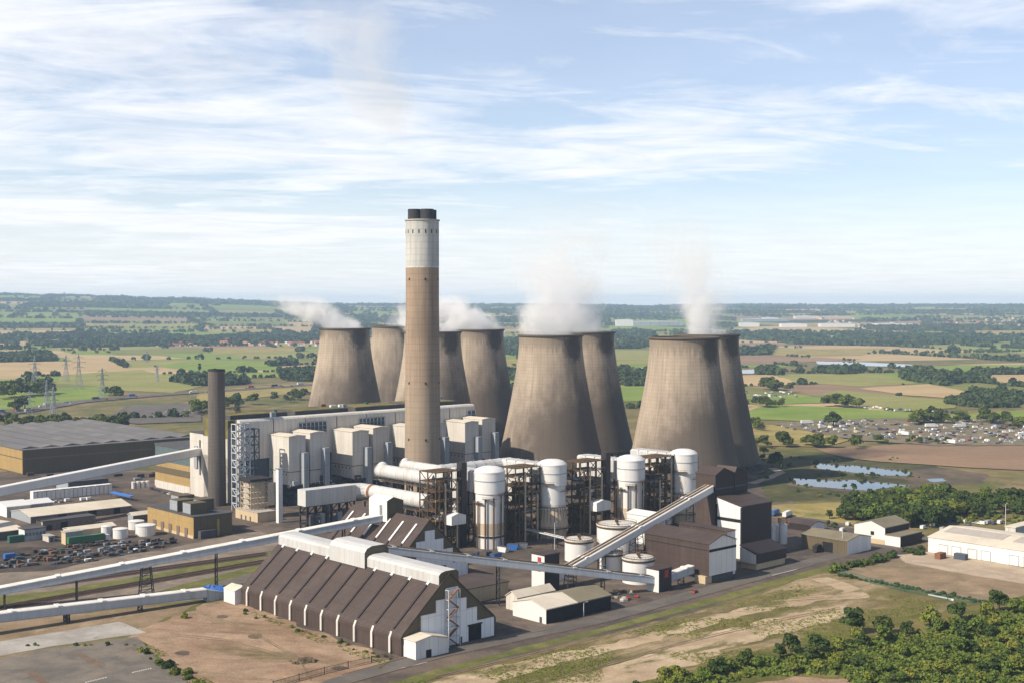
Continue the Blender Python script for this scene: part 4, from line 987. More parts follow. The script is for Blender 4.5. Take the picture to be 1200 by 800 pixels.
def simple_tank(lb, px, yb, wpx, ytop, group, dome=.6, name='storage_tank'):
    O = G(px, yb); r = wpx/2*O.y/FPX; h = height(O, ytop)
    t = thing(name, lb, 'tank', O+Vector((0,r*.6,0)), 0, group)
    b1 = MB(); b1.lathe([(r,0),(r,h)], 28); b1.build('body', M['silo'], t, False)
    b1 = MB(); b1.lathe([(r+.15,h-.3),(r+.15,h+.05),(r*.5,h+dome*.8),(.1,h+dome)], 28); b1.build('roof', M['wht'], t)
    b1 = MB(); b1.bar((-r-.2,-.3,0),(-r-.2,-.3,h),.12); b1.bar((-r-.2,.3,0),(-r-.2,.3,h),.12); b1.build('ladder', M['dsteel'], t)
    return t
simple_tank('small white tank, leftmost of the cluster beside the tan block', 123.5,626,12,616.5,'small white tanks')
simple_tank('small white tank in front of the cluster beside the tan block', 139.5,630.5,17,619.5,'small white tanks')
simple_tank('small white tank at the back of the cluster beside the tan block', 158,620,18,610.5,'small white tanks')
simple_tank('widest small white tank of the cluster, close to the tan block wall', 168.5,627.5,23,615.5,'small white tanks')
for k in range(4): simple_tank(['pale blue-white upright cylinder in the row of four by the tan turbine hall end']*4 and 'pale upright cylinder in the row of four by the turbine hall end', 156+5.4*k, 572-.4*k, 4.6, 564.5-.4*k, 'row of four pale cylinders', .4, 'gas_cylinder')
# ------------------------------------------------------------------ limestone and gypsum buildings (dark brown and white)
F = foot((838,649.5), xu=876.5, xv=815, top=557); P_, a_, c_, h_ = F
t = thing('hoist_tower', 'tallest dark brown tower where the inclined conveyor ends', 'plant building', P_)
b1 = MB(); b1.box(0,a_*.56,0,c_,0,h_,0,1); b1.prism([(.01,h_),(a_*.56-.01,h_),(a_*.25,h_+3.2)],'y',.01,c_-.01,1); b1.build('wall', [M['brown'],M['dbrown']], t)  # shade put into the colour: left faces brown, right faces darker
b1 = MB(); b1.box(a_*.60,a_,.5,c_-.2,0,h_-.5,0,1); b1.prism([(a_*.6+.01,h_-.5),(a_-.01,h_-.5),(a_*.66,h_+2.6)],'y',.51,c_-.21,1); b1.build('wall', [M['brown'],M['dbrown']], t)
b1 = MB(); b1.box(a_*.56+.02,a_*.6-.02,.8,c_-.5,0,h_-3); b1.build('link_panel', M['black'], t)
b1 = MB(); b1.prism([(-.3,h_+.05),(a_*.25,h_+3.25),(a_*.57,h_+.05),(a_*.57,h_+.4),(a_*.25,h_+3.6),(-.3,h_+.4)],'y',-.3,c_+.3); b1.prism([(a_*.59,h_-.4),(a_*.66,h_+2.7),(a_+.2,h_-.4),(a_+.2,h_),(a_*.66,h_+3.05),(a_*.59,h_)],'y',.2,c_+.2); b1.build('roof', M['brown'], t)
b1 = MB(); b1.box(a_*.02,a_*.55,-.15,.02,h_*.82,h_*.84); b1.box(a_*.61,a_*.98,.35,.52,h_*.82,h_*.84); b1.build('wall_stripe', M['bsteel'], t)
F = foot((868.5,655), xu=904, xv=839, top=594); P_, a_, c_, h_ = F
h2_ = height(P_+V*c_, 582)
t = thing('gypsum_building', 'dark brown block with white side and black stripe beside the hoist tower', 'plant building', P_)
b1 = MB(); b1.prism([(0,0),(c_,0),(c_,h2_),(0,h_)],'x',.3,a_,1,0); b1.build('wall', [M['white'],M['dbrown']], t)
b1 = MB(); b1.prism([(-.3,h_+.05),(c_,h2_+.05),(c_,h2_+.5),(-.3,h_+.5)],'x',0,a_+.4); b1.build('roof', M['brown'], t)
b1 = MB(); b1.box(.1,.28,.2,c_-.2,h_*.70,h_*.76); b1.build('wall_stripe', M['black'], t)
b1 = MB(); b1.box(.1,.28,.02,.7,0,h_-.2); b1.box(.1,.28,c_-.6,c_-.1,0,h_); b1.build('corner_trim', M['dbrown'], t)
F = foot((886,668), xu=921.5, xv=867, top=650); P_, a_, c_, h_ = F
t = thing('loading_shed', 'low dark brown loading shed with a white end, raised on a tan base', 'shed', P_)
b1 = MB(); b1.prism([(0,3),(c_,3),(c_,h_+3.2),(0,h_)],'x',0,a_,1,0); b1.build('wall', [M['white'],M['dbrown']], t)
b1 = MB(); b1.prism([(-.3,h_+.05),(c_+.2,h_+3.3),(c_+.2,h_+3.7),(-.3,h_+.45)],'x',-.2,a_+.3); b1.build('roof', M['dbrown'], t)
b1 = MB(); b1.box(1.2,a_-.4,.6,c_,0,3); b1.build('plinth_or_shade', M['tanpale'], t)
F = foot((831,684), xu=862.5, xv=755, top=637.5); P_, a_, c_, h_ = F
t = shed('gypsum_store', 'long dark brown store with a white gable and black stripe, raised beside the road', 'storage shed', F, 'v', 3.2, 'brown', 'brown', 'white', base=(3.6,'dgrey',3), stripe=(h_*.80,1.2,'black'))  # dark base box painted in for the shaded open space underneath
b1 = MB(); b1.box(-.12,.02,.3,c_-.3,h_*.83,h_*.85); b1.build('wall_seam', M['dbrown'], t)
b1 = MB(); b1.box(-1.5,3.0,1,7,0,3.4); b1.build('loading_pier', M['tanpale'], t)
F2 = (P_+U*(a_+1.2)+V*6, 6, c_*.75, h_+2.5)
shed('gypsum_store', 'narrow brown block with white end squeezed behind the long gypsum store', 'storage shed', F2, 'u', .2, 'brown', 'brown', 'white')
# white low building behind the tanks
shed('pump_house', 'white low building behind the inclined conveyor and tall process tank', 'plant building', (G(768,640),12,20,height(G(768,640),606)), 'v', 1.5, 'white', 'wht', 'white')
# ------------------------------------------------------------------ transfer towers
def transfer(name, lb, F, hi, reds, wall='wht', side='dbrown'):
    P_, a_, c_, h_ = F; t = thing(name, lb, 'transfer tower', P_)
    b1 = MB(); b1.prism([(0,0),(c_,0),(c_,h_),(0,h_)],'x',.0,a_,1,0); b1.build('wall', [M[wall],M[side]], t)
    b1 = MB(); b1.prism([(-.3,h_+.03),(c_+.3,h_+.03),(c_+.3,h_+.5),(c_*.5,h_+1.3),(-.3,h_+.5)],'x',-.3,a_+.3); b1.build('roof', M['brown'], t)
    for k, (f, p, z) in enumerate(reds):
        b1 = MB()
        if f == 'u': b1.box(-.12,.02,c_*p,c_*p+2.2,h_*z,h_*z+2.6)
        else: b1.box(a_*p,a_*p+2.4,-.12,.02,h_*z,h_*z+3.2)
        b1.build('red_panel', M['red'], t)
    return t
F1 = foot((638,694), xu=655.5, xv=623, top=651)
transfer('transfer_tower', 'white and brown transfer tower with red panels where two conveyors meet', F1, 0, (('u',.25,.78),('u',.3,.55)))
F3 = foot((772,694), xu=787, xv=757.5, top=668)
transfer('transfer_tower', 'small white and dark transfer tower with a red panel at the conveyor foot', F3, 0, (('v',.45,.62),))
# ------------------------------------------------------------------ sheds in the middle
F = foot((640,731), xu=716, xv=601, top=714); P_, a_, c_, h_ = F
t = thing('store_shed', 'low shed with dark side wall and half cream, half brown roof beside the road', 'shed', P_)
b1 = MB(); b1.prism([(0,0),(c_,0),(c_,h_),(c_*.45,h_+2.6),(0,h_)],'x',.0,a_,1,0); b1.build('wall', [M['wht'],M['black']], t)
k = 2.6/(c_*.45)
for nm, x0, x1, m_ in (('roof', -.3, a_*.47, 'roofcream'), ('roof', a_*.47, a_+.3, 'olive_roof')):
    b1 = MB(); b1.prism([(-.4,h_-.1),(c_*.45,h_+2.65),(c_+.3,h_),(c_+.3,h_+.35),(c_*.45,h_+3.0),(-.4,h_+.3)],'x',x0,x1-.02); b1.build(nm, M[m_], t)
b1 = MB(); b1.box(-.1,.02,c_*.12,c_*.12+1.4,.05,2.4); b1.build('door', M['dgrey'], t)
shed('store_shed', 'low cream shed tucked behind the half cream, half brown roofed shed', 'shed', foot((606,716), xu=650, xv=593, top=700.5), 'u', 2.2, 'cream2', 'roofcream', 'grey')
shed('brown_shed', 'low brown flat-roofed shed between the two ribbed stores and the conveyor', 'shed', foot((545,708), xu=596, xv=505, top=691), 'u', 1.0, 'cream2', 'brown', 'tanpale')
# ------------------------------------------------------------------ right-hand sheds
F = foot((993,650), xu=1020.5, xv=939, top=634)
t = shed('workshop', 'olive workshop with a blue-white end and an open door, beside the gravel lot hedge', 'shed', F, 'v', 2.0, 'olive', 'olive_roof', 'white', doors=(('u',.42,6,5),))
F = foot((1037,638), xu=1065, xv=1001, top=618.5); P_, a_, c_, h_ = F
t = thing('workshop', 'white and brown gabled workshop beside the wood and parked cars', 'shed', P_)
b1 = MB(); b1.prism([(0,0),(c_,0),(c_,h_),(c_*.45,h_+3),(0,h_)],'x',0,a_,1,0); b1.build('wall', [M['wht'],M['dbrown']], t)
b1 = MB(); b1.prism([(-.4,h_),(c_*.45,h_+3.05),(c_+.3,h_),(c_+.3,h_+.4),(c_*.45,h_+3.45),(-.4,h_+.4)],'x',-.3,a_+.3); b1.build('roof', M['olive_roof'], t)
b1 = MB(); b1.box(-.12,.02,c_*.35,c_*.35+2,h_*.5,h_*.72); b1.build('window', M['black'], t)
b1 = MB(); b1.box(-.2,.02,.2,c_-.2,0,2.6); b1.build('plinth_or_shade', M['tanpale'], t)
b1 = MB(); b1.box(-.1,a_*.9,-9,-.02,0,h_*.62,0,1); b1.build('annex_wall', [M['wht'],M['dbrown']], t)
b1 = MB(); b1.box(-.4,a_*.92,-9.3,-.04,h_*.62,h_*.62+.4); b1.build('annex_roof', M['olive_roof'], t)
q = G(1087,646)
for k in range(2):
    qq = q-V*(37*(k+1)+.0)-U*(0 if k == 0 else .6)
    t = shed('warehouse', ['long white warehouse end nearest the wood, with grey doors','long white warehouse running off the right-hand edge, beside the pale apron'][k], 'warehouse', (qq,44,36.7,7.6), 'v', 3.0, 'wht', 'roofcream', 'white', group='white warehouses')
    for j in range(2):
        for i in range(2):
            b1 = MB(); y = 36.7*(.16+.42*j+.19*i); b1.box(-.14,.03,y-2.2,y+2.2,.05,4.6); o = b1.build('door', M['white'], t)
            b1 = MB(); b1.box(-.2,-.02,y-2.5,y-2.2,.05,4.9); b1.box(-.2,-.02,y+2.2,y+2.5,.05,4.9); b1.box(-.2,-.02,y-2.2,y+2.2,4.6,4.9); b1.build('door_frame', M['grey'], o)
    b1 = MB(); b1.prism([(10,7.6+10*3/22+.36),(20,7.6+20*3/22+.36),(20,7.6+20*3/22+.5),(10,7.6+10*3/22+.5)],'y',3,34); b1.build('rooflight', M['concrete'], t)
shed('warehouse', 'small buff building behind the white warehouses at the right-hand edge', 'shed', foot((1190,630), xu=1225, xv=1178, top=618), None, 0, 'cream2', 'roofcream', 'grey')
shed('low_store', 'low purple-brown roofed store with blue-white end behind the hoist tower', 'shed', foot((950,623), xu=966, xv=922, top=615.5), 'v', 1.6, 'dbrown', 'brown', 'white')
for px, yb, w_, yt, lb in ((906,637,6,617,'slim white silo beside the low loading shed, closest to the brown block'),(911,634,6,615,'second slim white silo beside the low loading shed'),(918.5,637,9,614,'white silo with a rust-coloured top platform, rightmost of the three')):
    t = simple_tank(lb, px, yb, w_, yt, 'slim silos by the loading shed', .8, 'storage_silo')
t_ = t; b1 = MB(); b1.lattice(-2.2,2.2,-2.2,2.2,10.4,13.2,1,1,1,.3,brace=1); b1.build('top_platform', M['rust'], t_)
# ------------------------------------------------------------------ conveyors
def conveyor(lb, A, B, w, h, supports=(), mw='conv', mr='convroof', caps=8, deck=False, wide=False, group='overhead conveyors'):
    A, B = Vector(A), Vector(B); d = B-A; L = d.length; du = d.normalized()
    s = Vector((-d.y, d.x, 0)).normalized()*(w/2); up = Vector((0,0,1))
    O = Vector((A.x, A.y, 0)); a = A-O; b = B-O
    t = thing('conveyor', lb, 'conveyor', O, 0, group)
    q = lambda c, k0, k1: [c-s+up*k0, c+s+up*k0, c+s+up*k1, c-s+up*k1]
    b1 = MB(); b1.hull8(q(a,-h/2,h/2), q(b,-h/2,h/2)); b1.build('gallery', M[mw], t)
    b1 = MB(); n = 1.08
    pr = lambda c: [c-s*n+up*(h/2+.02), c+s*n+up*(h/2+.02), c+s*n*.9+up*(h/2+.35), c-s*n*.9+up*(h/2+.35)]
    b1.hull8(pr(a), pr(b)); b1.build('roof', M[mr], t)
    if deck:
        for f in (-.72, .18):
            b1 = MB(); o1 = s*f; o2 = s*(f+.52)
            b1.hull8([a+o1+up*(h/2+.36),a+o2+up*(h/2+.36),a+o2+up*(h/2+.62),a+o1+up*(h/2+.62)],[b+o1+up*(h/2+.36),b+o2+up*(h/2+.36),b+o2+up*(h/2+.62),b+o1+up*(h/2+.62)]); b1.build('cable_tray', M['steel'], t)
    b1 = MB(); b1.hull8([a-s*1.04+up*(-h/2-.3),a+s*1.04+up*(-h/2-.3),a+s*1.04+up*(-h/2-.02),a-s*1.04+up*(-h/2-.02)],[b-s*1.04+up*(-h/2-.3),b+s*1.04+up*(-h/2-.3),b+s*1.04+up*(-h/2-.02),b-s*1.04+up*(-h/2-.02)]); b1.build('bottom_chord', M['grey'], t)
    for i in range(caps):
        c = a+d*((i+.5)/caps); e = du*.9; b1 = MB()
        f = lambda c: [c-s*1.1+up*(h/2+.3), c+s*1.1+up*(h/2+.3), c+s*1.1+up*(h/2+.6), c-s*1.1+up*(h/2+.6)]
        b1.hull8(f(c-e), f(c+e)); b1.build('roof_hatch', M['wht'], t)
    for k, kind in supports:
        c = a+d*k; zt = c.z-h/2-.3; g = Vector((c.x,c.y,0)); sn = s.normalized(); b1 = MB(); hw = w*.42
        if kind == 2:
            for e in (-1.8, 1.8):
                for sg in (-1, 1): b1.bar(g+sn*(sg*hw*1.5)+du*e*1.6, c+sn*(sg*hw)+du*e+up*(-h/2-.3), .38)
            for z in np.linspace(.15,.9,5):
                p = lambda sg, e: g.lerp(g+up*zt, z)+sn*(sg*hw*(1.5-.5*z))+du*e*(1.6-.6*z)
                b1.bar(p(-1,-1.8),p(1,-1.8),.22); b1.bar(p(-1,1.8),p(1,1.8),.22); b1.bar(p(-1,-1.8),p(-1,1.8),.22); b1.bar(p(1,-1.8),p(1,1.8),.22); b1.bar(p(-1,-1.8),p(1,1.8),.2)
        else:
            for sg in (-1, 1): b1.bar(g+sn*(sg*hw*1.15), g+sn*(sg*hw)+up*zt, .5)
            nb = max(2, int(zt/4))
            for z in range(nb):
                z0, z1 = zt*z/nb, zt*(z+1)/nb
                b1.bar(g+sn*hw*1.1+up*z1, g-sn*hw*1.1+up*z1, .28); b1.bar(g+sn*hw*1.1+up*z0, g-sn*hw*1.1+up*z1, .2)
        b1.build('trestle', M['dsteel'], t)
    return t
# long conveyor to the rear store head house
p1 = G(5,711); p2 = G(251,686.5); z1 = height(p1, 688.5); z2 = height(p2, 643)
Hd = near2+U*(W2/2)+V*(HHv-2)-U*4.5; zH = height(Hd, 606)
slope = (zH-z2)/((Hd-p2).length); d_ = (p1-p2).normalized()
P0_ = p1+d_*70; P0_.z = z1-8
A_ = Vector((p1.x,p1.y,z1)); B_ = Vector((p2.x,p2.y,z2)); C_ = Vector((Hd.x,Hd.y,zH))
# the run is straight in plan; its trestles stand where their feet are seen
tot = (C_-P0_).length
def fr(px, py):
    g = G(px, py); dd = Vector((C_.x-P0_.x, C_.y-P0_.y, 0)); return (g-Vector((P0_.x,P0_.y,0))).dot(dd)/dd.length_squared
conveyor('longest pale conveyor crossing the railway to the head house on the rear store', P0_, C_, 4.4, 2.6, [(fr(5,711),1),(fr(91,706),1),(fr(172,697),2),(fr(251,686.5),1),(fr(379,660),1)], caps=9)
# thick conveyor into the bunker bay
q = BH['P']+V*(BH['lv']+lv2*.45); Bq = AT(233,528.5,q.y-2); Aq = AT(0,575,700); e = (Aq-Bq); Aq2 = Bq+e*1.45
conveyor('thick white conveyor rising from the edge of the picture into the cream bunker bay', Aq2, Bq, 5.0, 4.4, [(.1,1)], mw='wht', mr='wht', caps=0)
# low conveyor coming out of the ground by the soil field
e1 = G(240,703.5); e1.z = 3.6; e2 = G(77,729); e2.z = height(e2,713); e3 = e1+(e2-e1)*2.1
conveyor('low pale conveyor coming out of the ground beside the bare soil field', e3, e1, 4.4, 3.0, [(1-1/2.1,1),(.53,1),(.77,1)], caps=7)
dd = (e1-e3).normalized()
t = thing('conveyor_tail', 'dark tail housing of the low conveyor with a blue tarpaulin over it', 'conveyor tail', Vector((e1.x,e1.y,0)), math.atan2(dd.y,dd.x))
b1 = MB(); b1.hull8([(0,-2.4,0),(0,2.4,0),(0,2.4,5),(0,-2.4,5)],[(15,-2.4,0),(15,2.4,0),(15,2.4,1.6),(15,-2.4,1.6)]); b1.build('housing', M['grey'], t)
t = thing('tarpaulin', 'crumpled bright blue tarpaulin heap at the end of the low conveyor', 'tarpaulin', G(256,700)+Vector((0,0,0)), 0)
b1 = MB()
for i in range(7):
    x = -6+2*i; b1.hull8([(x,-2.5,0),(x,2.5,0),(x,1.8,2+1.5*random.random()),(x,-1.5,2+1.8*random.random())],[(x+2.2,-2.5,0),(x+2.2,2.5,0),(x+2.2,1.6,2+1.8*random.random()),(x+2.2,-1.2,2.5+1.5*random.random())])
b1.build('sheet', M['blue'], t).location = (0,0,2.0)
b1 = MB(); b1.box(-6.5,7,-2.6,2.6,0,2.05); b1.build('heap', M['dgrey'], t)
# conveyor from the front store down to the small transfer tower
S = FSt; m0 = S['P']+U*(S['W']/2+6)+V*(S['L']*.5); m0.z = 27.5
F3P, F3a, F3c, F3h = F3; m1 = F3P+V*(F3c*.5)+U*(F3a*.3); m1.z = 4.6
dd = Vector((m1.x-m0.x,m1.y-m0.y,0)); 
def fr2(px, py): return (G(px,py)-Vector((m0.x,m0.y,0))).dot(dd)/dd.length_squared
conveyor('grey-sided conveyor sloping from the ribbed store ridge to the small transfer tower', m0, m1, 4.0, 2.5, [(fr2(567,698),1),(fr2(645,690)+.01,2),(fr2(700,694),1)], mw='conv', mr='grey', caps=8, deck=True)
# steep conveyor up to the hoist tower
F1P, F1a, F1c, F1h = F1
n0 = F1P+U*F1a*1.0+V*F1c*.4; n0.z = height(n0, 676)
HTP = foot((838,649.5), xu=876.5, xv=815, top=557); n1 = HTP[0]+V*HTP[2]*.25; n1.z = height(n1, 571)
n1 = n1-(n1-n0).normalized()*1.0
conveyor('steep inclined conveyor with a brown deck rising to the tall hoist tower', n0, n1, 5.2, 3.0, [(.28,1),(.5,2),(.72,1),(.86,1)], mw='wht', mr='wht', caps=3, deck=True)
# short conveyor from the small transfer tower to the gypsum store
r0_ = F3P+U*F3a+V*F3c*.5; r0_.z = 4.5; r1_ = G(822,684)+V*6; r1_.z = 6
conveyor('short low conveyor between the small transfer tower and the gypsum store', r0_, r1_, 3.6, 3.0, [(.6,1)], caps=2)
# ------------------------------------------------------------------ vehicles
def car_mesh(kind):
    b = MB()
    if kind == 'car':
        L, W_, pr = 4.3, 1.75, [(-2.15,.35),(2.15,.35),(2.15,.8),(1.2,.95),(-2.05,.98),(-2.15,.7)]
        b.prism(pr,'y',-W_/2,W_/2,0); b.prism([(-1.9,.97),(1.1,.95),(.45,1.42),(-1.2,1.44)],'y',-W_/2+.08,W_/2-.08,1); b.box(-1.15,.4,-W_/2+.14,W_/2-.14,1.43,1.5,0); wx = 1.3; wr = .33
    elif kind == 'van':
        W_ = 2.0; b.prism([(-2.7,.4),(2.7,.4),(2.7,1.1),(1.9,1.3),(1.3,2.2),(-2.7,2.3)],'y',-1.0,1.0,0); b.prism([(1.32,2.1),(1.9,1.34),(1.94,1.36),(1.36,2.14)],'y',-.85,.85,1); b.box(.6,1.4,-1.02,1.02,1.35,1.95,1); wx = 1.7; wr = .36
    elif kind == 'lorry':
        W_ = 2.5; b.box(-7,3.6,-1.25,1.25,1.0,3.9,0); b.prism([(4.0,.6),(6.4,.6),(6.4,1.7),(6.0,3.1),(4.0,3.2)],'y',-1.2,1.2,3); b.box(6.1,6.42,-1.0,1.0,1.8,2.7,1); wx = 4.6; wr = .5
    elif kind == 'caravan':
        W_ = 2.2; b.prism([(-2.7,.5),(2.4,.5),(2.8,1.2),(2.3,2.5),(-2.5,2.5),(-2.8,1.4)],'y',-1.1,1.1,0); b.box(-1.5,-.4,-1.12,1.12,1.4,2.0,1); b.bar((2.7,0,.5),(3.9,0,.5),.1,2); wx = .4; wr = .33
    for x in (-wx, wx):
        for y in (-W_/2+.1, W_/2-.1): b.tube((x,y-.12,wr),(x,y+.12,wr),wr,wr,10,2)
    o = b.build(kind, [M['paint'],M['carglass'],M['tyre'],M['wht']]); me = o.data; bpy.data.objects.remove(o); return me
VM = {k: car_mesh(k) for k in ('car','van','lorry','caravan')}
PAL = {'white':(.75,.75,.74),'silver':(.42,.44,.46),'black':(.02,.02,.022),'dark blue':(.03,.05,.16),'red':(.35,.03,.03),'grey':(.16,.165,.17),'bright blue':(.04,.12,.34),'green':(.04,.16,.07),'cream':(.6,.54,.4),'rusty':(.25,.11,.05),'orange':(.4,.15,.05)}
def vehicle(kind, colour, P, rz, lb, group, sc=.92):
    nm = {'car':'parked_car','van':'parked_van','lorry':'lorry','caravan':'caravan'}[kind]
    o = bpy.data.objects.new(nm, VM[kind]); COL.objects.link(o); o.location = P; o.rotation_euler = (0,0,rz); o.scale = (sc,)*3
    o.color = (*PAL[colour],1); tag(o, lb, {'car':'car','van':'van','lorry':'lorry','caravan':'caravan'}[kind], group); return o
rc = random.Random(3)
def colour(): return rc.choices(list(PAL), (24,15,17,9,7,15,3,3,7,7,2))[0]
SY = [(888,501),(960,494),(1058,491),(1100,493),(1240,494),(1240,520),(1100,521),(1010,513)]
n = 0; used = []
while n < 270:
    px, py = rc.uniform(886,1212), rc.uniform(491,521)
    if not inpoly(px, py, SY): continue
    if px < 960 and rc.random() < .3: continue
    g = G(px, py)
    g = Vector((round((g.x)/4.4)*4.4+rc.uniform(-.8,.8), round(g.y/8.0)*8.0+rc.uniform(-1.2,1.2), 1.0))
    if any((g-u_).length < 3.6 for u_ in used): continue
    used.append(g); k = rc.choices(['car','van','caravan','lorry'],(66,18,11,5))[0]; c = colour() if k in ('car','lorry') else rc.choice(['white','white','cream','silver','grey'])
    if k == 'lorry' and rc.random() < .6: c = rc.choice(['white','grey','white'])
    vehicle(k, c, g, R_(rc.choice([20,110,24,15,200]))+rc.uniform(-.2,.2), f'{c} {k} standing among the packed scrapyard vehicles in the fields beyond the ponds', 'vehicles in the scrapyard', 1.0); n += 1
for i in range(46):    # caravans and vans further out
    px = rc.uniform(868,935) if i < 26 else rc.uniform(1010,1110); py = (rc.uniform(459,466) if i < 26 else 477+(px-1010)*.08+rc.uniform(-2,2)); g = G(px,py,1.0); k = rc.choice(['van','caravan','car']); c = rc.choice(['white','white','silver','dark blue','white'])
    vehicle(k, c, g, rc.uniform(0,3), f'{c} {k} parked along the field edge far beyond the scrapyard', 'vehicles by the far fields')
mw = [G(*p) for p in MWAY]
for i in range(34):
    k = rc.uniform(.12,.95)*(len(mw)-1); j = int(k); a_, b_ = mw[j], mw[j+1]; d = (b_-a_).normalized(); nn = Vector((-d.y,d.x,0))
    side = rc.choice((-1,1)); g = a_.lerp(b_, k-j)+nn*side*rc.choice((5,9,13)); g.z = 1.0; kd = rc.choices(['car','lorry','van'],(60,25,15))[0]; c = rc.choice(['white','silver','black','red','bright blue','white'])
    vehicle(kd, c, g, math.atan2(d.y,d.x)+(0 if side > 0 else math.pi), f'{c} {kd} driving on the motorway beyond the grey warehouse', 'traffic on the motorway')
for r in range(5):
    for i in range(13):
        if rc.random() < .3: continue
        g = G(138,489,.93)+Vector((i*6.2+r*9, r*24+i*1.5, 0)); c = colour()
        vehicle('car', c, g, R_(100), f'{c} car in the car park behind the grey-roofed warehouse', 'cars in the far car park')
for i, (px, py) in enumerate([(182,574),(185,575),(188,576),(191,577),(194,578),(198,579),(178,573)]): vehicle('car', ['black','dark blue','black','grey','dark blue','white','black'][i], G(px,py), TH+math.pi/2, ['black','dark blue','black','grey','dark blue','white','black'][i]+' car in the row parked by the tan turbine hall end', 'cars by the turbine hall')
for i, (px, py, k, c) in enumerate([(66,588,'car','white'),(72,588.5,'car','silver'),(80,587,'van','white'),(98,586,'van','white'),(105,585.5,'van','white')]): vehicle(k, c, G(px,py), TH+.2, f'{c} {k} parked before the row of pale containers', 'vehicles by the containers')
for i, (px, py, k, c) in enumerate([(1082,619,'van','white'),(1090,616,'van','white'),(1105,621,'van','silver'),(1110,612,'car','dark blue'),(1118,611,'car','black'),(1127,612,'van','white'),(1150,614,'van','white'),(1158,613,'van','silver'),(1165,614,'car','dark blue'),(1067,630,'car','silver'),(1073,629,'car','black'),(1080,628,'car','black'),(1134,615,'car','grey'),(1143,613,'car','silver'),(1172,613,'van','white'),(1098,613,'van','green')]):
    vehicle(k, c, G(px,py), TH+rc.choice([0,.1,1.5]), f'{c} {k} parked between the dark wood and the white warehouses', 'vehicles by the wood')
for px, py, k, c, lb in [(814,694,'car','red','small dark red car on the road beside the gypsum store'),(959,645,'lorry','black','black lorry standing beside the olive workshop'),(953,638,'van','silver','silver van behind the black lorry at the olive workshop'),(994,615,'van','white','white van parked on the grass behind the olive workshop'),(987,622,'van','white','white van at the corner of the olive workshop roof'),(909,603,'lorry','bright blue','bright blue lorry beside the grey road near the slim silos'),(923,605,'lorry','white','white lorry on the grey road near the slim silos'),(1018,634,'car','grey','grey car between the two workshops')]:
    vehicle(k, c, G(px,py), TH+.3, lb, None)
for px, py in ((97,637),(113,635)): vehicle('lorry', 'green', G(px,py), TH, 'long dark green lorry trailer parked before the small white tanks', 'green lorry trailers', 1.15)
# ------------------------------------------------------------------ skips, containers, stacks in the yards
def yardbox(kind, lb, g, rz, sz, m_, group):
    t = thing(kind, lb, kind.replace('_',' '), g, rz, group); l, w, h = sz
    b1 = MB()
    if kind == 'waste_skip': b1.prism([(-l/2,h),(-l/2+.7,.1),(l/2-.7,.1),(l/2,h)],'y',-w/2,w/2); b1.build('body', M[m_], t); b2 = MB(); b2.box(-l/2+.2,l/2-.2,-w/2+.15,w/2-.15,h-.05,h+.25); b2.build('rubble_fill', M['dgrey'], t)
    elif kind == 'container':
        b1.box(-l/2,l/2,-w/2,w/2,.12,h); b1.build('body', M[m_], t); b2 = MB()
        for i in range(9): x = -l/2+(i+.5)*l/9; b2.box(x,x+l/30,-w/2-.06,w/2+.06,.25,h-.15)
        b2.build('corrugation', M[m_], t); b2 = MB(); b2.box(l/2,l/2+.06,-w/2+.1,w/2-.1,.2,h-.1); b2.build('door', M[m_], t)
    else:
        for i in range(3):
            z = h*i/3; s_ = 1-.12*random.random(); b1.box(-l/2*s_,l/2*s_,-w/2,w/2,z,z+h/3-.12)
        b1.build('crate_stack', M[m_], t)
    return t
yardbox('container','long dark green shipping container beside the two-storey portable office',G(20,634.5),TH,(9,2.8,3.6),'green',None)
yardbox('container','rust-red open container on the pale apron before the white warehouses',G(1102,654),TH,(6,3,3),'rust',None)
yardbox('container','pale blue cabin beside the rust-red container on the apron',G(1126,655),TH+math.pi/2,(6,3,3),'bsteel',None)
yardbox('container','bright blue container at the picture edge in the left storage yard',G(11,655),TH,(5,2.5,3),'blue',None)
for i, (px, py, m_) in enumerate([(535,652,'blue'),(549,655,'bsteel'),(557,653,'blue'),(571,651,'dgrey'),(590,646,'white'),(601,643,'blue'),(611,642,'grey'),(581,654,'blue')]):
    yardbox('waste_skip', f'{["blue","dark steel","blue","black","white","blue","grey","blue"][i]} skip in the line below the first white silos', G(px,py), R_(20+30*i), (6,3,2.6), m_, 'skips below the silos')
for row, (ya, yb, xa, xb) in enumerate(((643,632,60,205),(647.5,636,40,205),(652,641,8,190),(656.5,645.5,4,170),(661,650,-2,140),(665.5,657,-4,110))):
    px = xa
    while px < xb:
        px += rc.uniform(1.2,3.4); py = ya+(yb-ya)*(px-xa)/(xb-xa)+rc.uniform(-.5,.5)
        if rc.random() < .14: px += rc.uniform(2,7); continue
        m_ = rc.choices(['dgrey','dsteel','steel','bsteel','grey','brick','rust','white','green'],(24,22,16,12,10,9,3,3,1))[0]
        nm_ = {'dgrey':'black','grey':'grey','steel':'rusty','dsteel':'black','brick':'brown','bsteel':'dark blue','white':'white','green':'green','rust':'orange-brown'}[m_]
        yardbox('pallet_stack', f'{nm_} stack of stored goods in the left yard rows behind the railway', G(px,py), TH+rc.uniform(-.15,.15), (rc.uniform(1.2,4.2),rc.uniform(1,2.4),rc.uniform(.5,1.9)), m_, 'stacks in the left storage yard')
